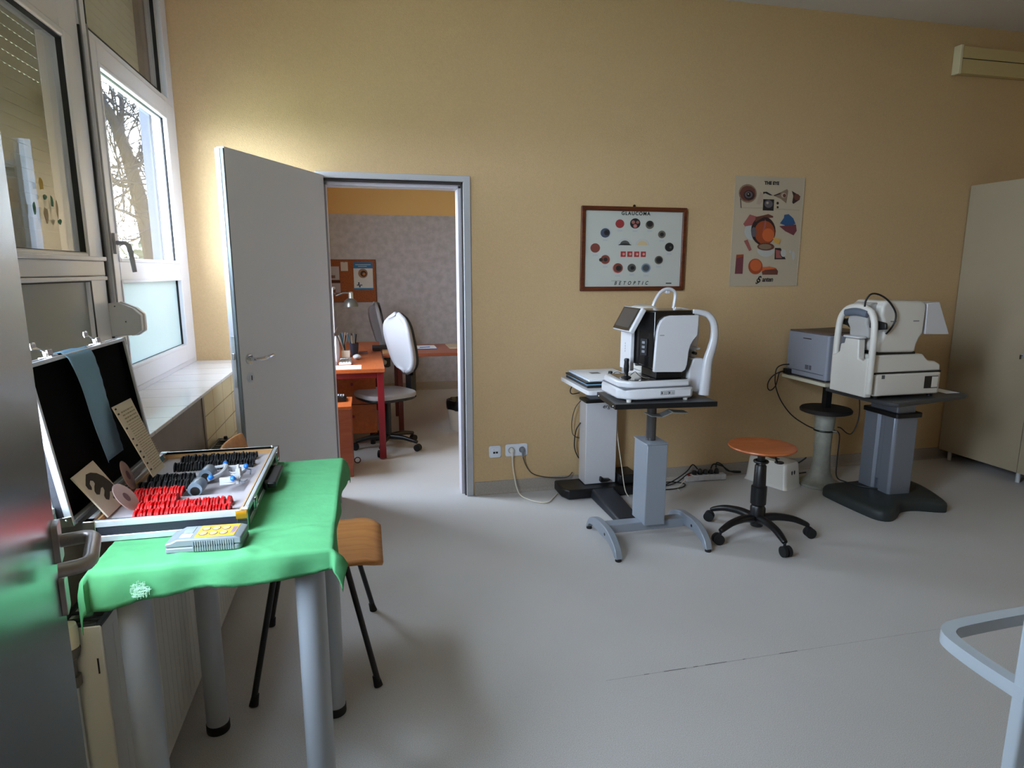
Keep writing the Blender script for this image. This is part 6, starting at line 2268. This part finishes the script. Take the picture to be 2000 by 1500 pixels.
m.build('lamp_base', M_black, t)

# cork board on the far wall
t = thing('cork_board', 'brown cork board on the grey tiled office wall', 'notice board', (-0.2, FY - 0.01, 1.1))
m = MB().box(-0.62, 0.142, FY - 0.024, FY - 0.011, 1.100, 1.602)
m.build('cork', M_cork, t)
m = MB()
for q in ((-0.62, 0.142, 1.100, 1.108), (-0.62, 0.142, 1.594, 1.602), (0.134, 0.142, 1.108, 1.594), (-0.62, -0.612, 1.108, 1.594)):
    m.box(q[0], q[1], FY - 0.028, FY - 0.011, q[2], q[3])
m.build('frame', M_frame, t)


def note(x0, x1, z0, z1, mt, label, cat='notice', prints=()):
    t = thing('pinned_notice', label, cat, ((x0 + x1) / 2, FY - 0.026, z0))
    MB().box(x0, x1, FY - 0.0275, FY - 0.0245, z0, z1).build('sheet', mt, t, smooth=0)
    for k, (a0, a1, b0, b1, c) in enumerate(prints):
        m = MB().box(x0 + (x1 - x0) * a0, x0 + (x1 - x0) * a1, FY - 0.0285 - k * 0.0003, FY - 0.0275, z0 + (z1 - z0) * b0, z0 + (z1 - z0) * b1)
        m.build('printed_block', c, t, smooth=0)
    return t


t = note(-0.118, 0.105, 1.245, 1.570, cmat(206, 206, 206), 'blue-headed notice with a brown picture pinned at the right of the cork board', prints=(
    (0.0, 1.0, 0.78, 1.0, cmat(44, 112, 164)), (0.0, 1.0, 0.0, 0.07, cmat(44, 112, 164)), (0.1, 0.9, 0.90, 0.92, cmat(180, 200, 214)), (0.25, 0.7, 0.84, 0.86, cmat(180, 200, 214))))
m = MB()
for li, (r_, c) in enumerate(((0.055, 0), (0.036, 1), (0.018, 2))):
    disc(m, -0.010 + li * 0.006, 1.440 - li * 0.004, r_, FY - 0.0287 - 0.0003 * li, li)
m.build('printed_picture', [cmat(150, 110, 84), cmat(58, 34, 24), cmat(176, 110, 60)], t, smooth=0)
m = MB()
for q in ((-0.085, 1.30, .02, .006), (-0.07, 1.32, .006, .022), (-0.05, 1.30, .018, .005), (-0.06, 1.285, .006, .02)):
    m.box(q[0], q[0] + q[2] + .01, FY - 0.0288, FY - 0.0275, q[1] - q[3] / 2, q[1] + q[3] / 2 + 0.006)
m.build('line_drawing', cmat(60, 60, 80), t, smooth=0)
note(-0.262, -0.180, 1.468, 1.572, cmat(200, 190, 186), 'small blank white slip pinned at the top of the cork board', prints=((0.45, 0.55, 0.92, 0.98, M_black),))
note(-0.60, -0.282, 1.365, 1.520, cmat(176, 172, 180), 'pale picture card with dark shapes pinned at the upper left of the cork board', prints=((0.45, 0.68, 0.62, 0.74, M_black), (0.52, 0.85, 0.12, 0.34, cmat(120, 90, 84))))
note(-0.60, -0.275, 1.215, 1.325, cmat(166, 160, 172), 'pale violet card pinned below the picture card on the cork board', prints=())
note(-0.60, -0.275, 1.330, 1.360, cmat(50, 28, 34), 'narrow dark strip pinned between the two pale cards', prints=())

# items on the side desk
t = thing('desk_papers', 'white papers with a blue pen on the brown side desk', 'papers', (0.55, 6.15, 0.731))
MB().box(0.42, 0.66, 6.02, 6.30, 0.7305, 0.7335).build('sheets', M_white_p, t)
MB().cyl((0.50, 6.10, 0.738), (0.60, 6.12, 0.738), 0.004, seg=8).build('pen', M_blue, t)
MB().box(0.42, 0.66, 6.005, 6.02, 0.7305, 0.7345).build('folder_edge', cmat(60, 70, 130), t)
m = MB().box(0.78, 1.10, 6.00, 6.36, 0.7305, 0.737)
tag(m.build('paper_stack', M_paper2), 'stack of cream papers at the right of the brown side desk', 'papers')
t = thing('closed_folder', 'dark blue folder lying at the corner where the two desks meet', 'folder', (0.15, 6.1, 0.731))
MB().box(0.05, 0.22, 5.98, 6.25, 0.7345, 0.756).build('cover', cmat(34, 36, 52), t, bevel=0.002)
MB().box(0.136, 0.20, 5.74, 5.83, 0.7305, 0.762).build('printed_packet', cmat(170, 130, 90), t, bevel=0.002)

t = thing('waste_bin', 'white plastic bin lined with a black bag in the office', 'bin', (0.83, 5.75, 0))
m = MB().lathe([(0.095, 0.0), (0.098, 0.004), (0.125, 0.235), (0.125, 0.245)], (0.835, 5.72, 0), 30)
m.build('bin_body', M_white2, t)
m = MB()
rnd = random.Random(2)
prof = [(0.127, 0.20), (0.132, 0.215), (0.133, 0.26), (0.128, 0.285), (0.115, 0.290), (0.10, 0.25), (0.02, 0.22)]
m.lathe(prof, (0.835, 5.72, 0), 30)
m.v = [(x + rnd.uniform(-.004, .004), y + rnd.uniform(-.004, .004), z + rnd.uniform(-.006, .006)) for x, y, z in m.v]
m.build('bin_bag', mat('black_bag_film', (14, 14, 16), 0.25), t)


def office_chair(loc, rotz, label):
    t = thing('office_chair', label, 'office chair', (0, 0, 0), 0)
    # faces local -x
    m = MB()
    n = 16
    out = []
    for i in range(n + 1):
        z = i / n
        hw = 0.205 * math.sqrt(max(0.02, 1 - (2 * z - 1) ** 4)) * (0.80 + 0.20 * math.sin(z * PI * 0.75))
        bow = 0.035 * math.cos(z * PI * 1.1) - 0.02
        out.append((z, hw, bow))
    def shell(x_front, thick, inset):
        mm = MB()
        pts = []
        for z, hw, bow in out:
            for j in range(11):
                v = j / 10 * 2 - 1
                cup = 0.030 * (1 - v * v)
                pts.append((x_front + bow + cup - 0.03, v * (hw - inset), 0.62 + z * 0.50))
        fs = []
        for i in range(n):
            for j in range(10):
                a = i * 11 + j
                fs.append([a, a + 1, a + 12, a + 11])
        return mm.add(pts, fs)
    shell(0.185, 0.03, 0.004).build('back_cushion', M_wfab, t, smooth=70, local=True, solid=0.038)
    shell(0.215, 0.02, 0).build('back_shell', M_black, t, smooth=70, local=True, solid=0.022)
    m = MB().prism([(x * 0.225 - 0.02, y * 0.225) for x, y in [(math.copysign(abs(math.cos(a)) ** .6, math.cos(a)), math.copysign(abs(math.sin(a)) ** .6, math.sin(a))) for a in [2 * PI * i / 36 for i in range(36)]]], 'z', 0.452, 0.490)
    m.build('seat_cushion', M_wfab, t, bevel=0.012, bseg=3, local=True)
    m = MB().prism([(x * 0.215 - 0.02, y * 0.215) for x, y in [(math.copysign(abs(math.cos(a)) ** .6, math.cos(a)), math.copysign(abs(math.sin(a)) ** .6, math.sin(a))) for a in [2 * PI * i / 36 for i in range(36)]]], 'z', 0.43, 0.452)
    m.build('seat_pan', M_black, t, bevel=0.006, local=True)
    m = MB()
    m.box(0.06, 0.26, -0.03, 0.03, 0.405, 0.43)
    m.box(0.235, 0.265, -0.03, 0.03, 0.405, 0.74)
    m.box(0.205, 0.245, -0.045, 0.045, 0.40, 0.60)
    m.build('back_bracket', M_black, t, bevel=0.005, local=True)
    MB().cyl((0.0, 0, 0.08), (0.0, 0, 0.43), 0.025, seg=16).build('gas_column', M_black, t, local=True)
    for k in range(5):
        a = R(72 * k + 10)
        ca, sa = math.cos(a), math.sin(a)
        arm = MB().tube([(0.02 * ca, 0.02 * sa, 0.10), (0.14 * ca, 0.14 * sa, 0.10), (0.27 * ca, 0.27 * sa, 0.075)], [0.026, 0.022, 0.015], 8, 3).build('base_arm', M_black, t, local=True, smooth=60)
        MB().cyl((0.275 * ca - 0.02 * sa, 0.275 * sa + 0.02 * ca, 0.029), (0.275 * ca + 0.02 * sa, 0.275 * sa - 0.02 * ca, 0.029), 0.029, seg=18).build('castor', M_rubber, arm, local=True)
    t.location = loc
    t.rotation_euler = (0, 0, R(rotz))
    return t


office_chair((0.150, 5.22, 0), 28, 'white-cushioned office chair tucked in at the near end of the orange desk')
office_chair((-0.01, 7.10, 0), 14, 'white-cushioned office chair behind the orange desk, farther from the doorway')

# floor scuffs
m = MB()
m.box(0.80, 2.32, 1.926, 1.9272, 0.0001, 0.0004)
for q0, q1 in ((0.95, 0.97), (1.03, 1.12), (1.15, 1.17), (1.20, 1.29), (1.36, 1.37), (1.52, 1.60)):
    m.mat(1).box(q0, q1, 1.9255, 1.9282, 0.0004, 0.0006)
o = m.build('trim_7', [mat('pale_floor_seam', (160, 155, 154), 0.7), mat('dark_floor_seam', (84, 80, 78), 0.7)], smooth=0)
struct(o, 'worn seam line in the linoleum floor')
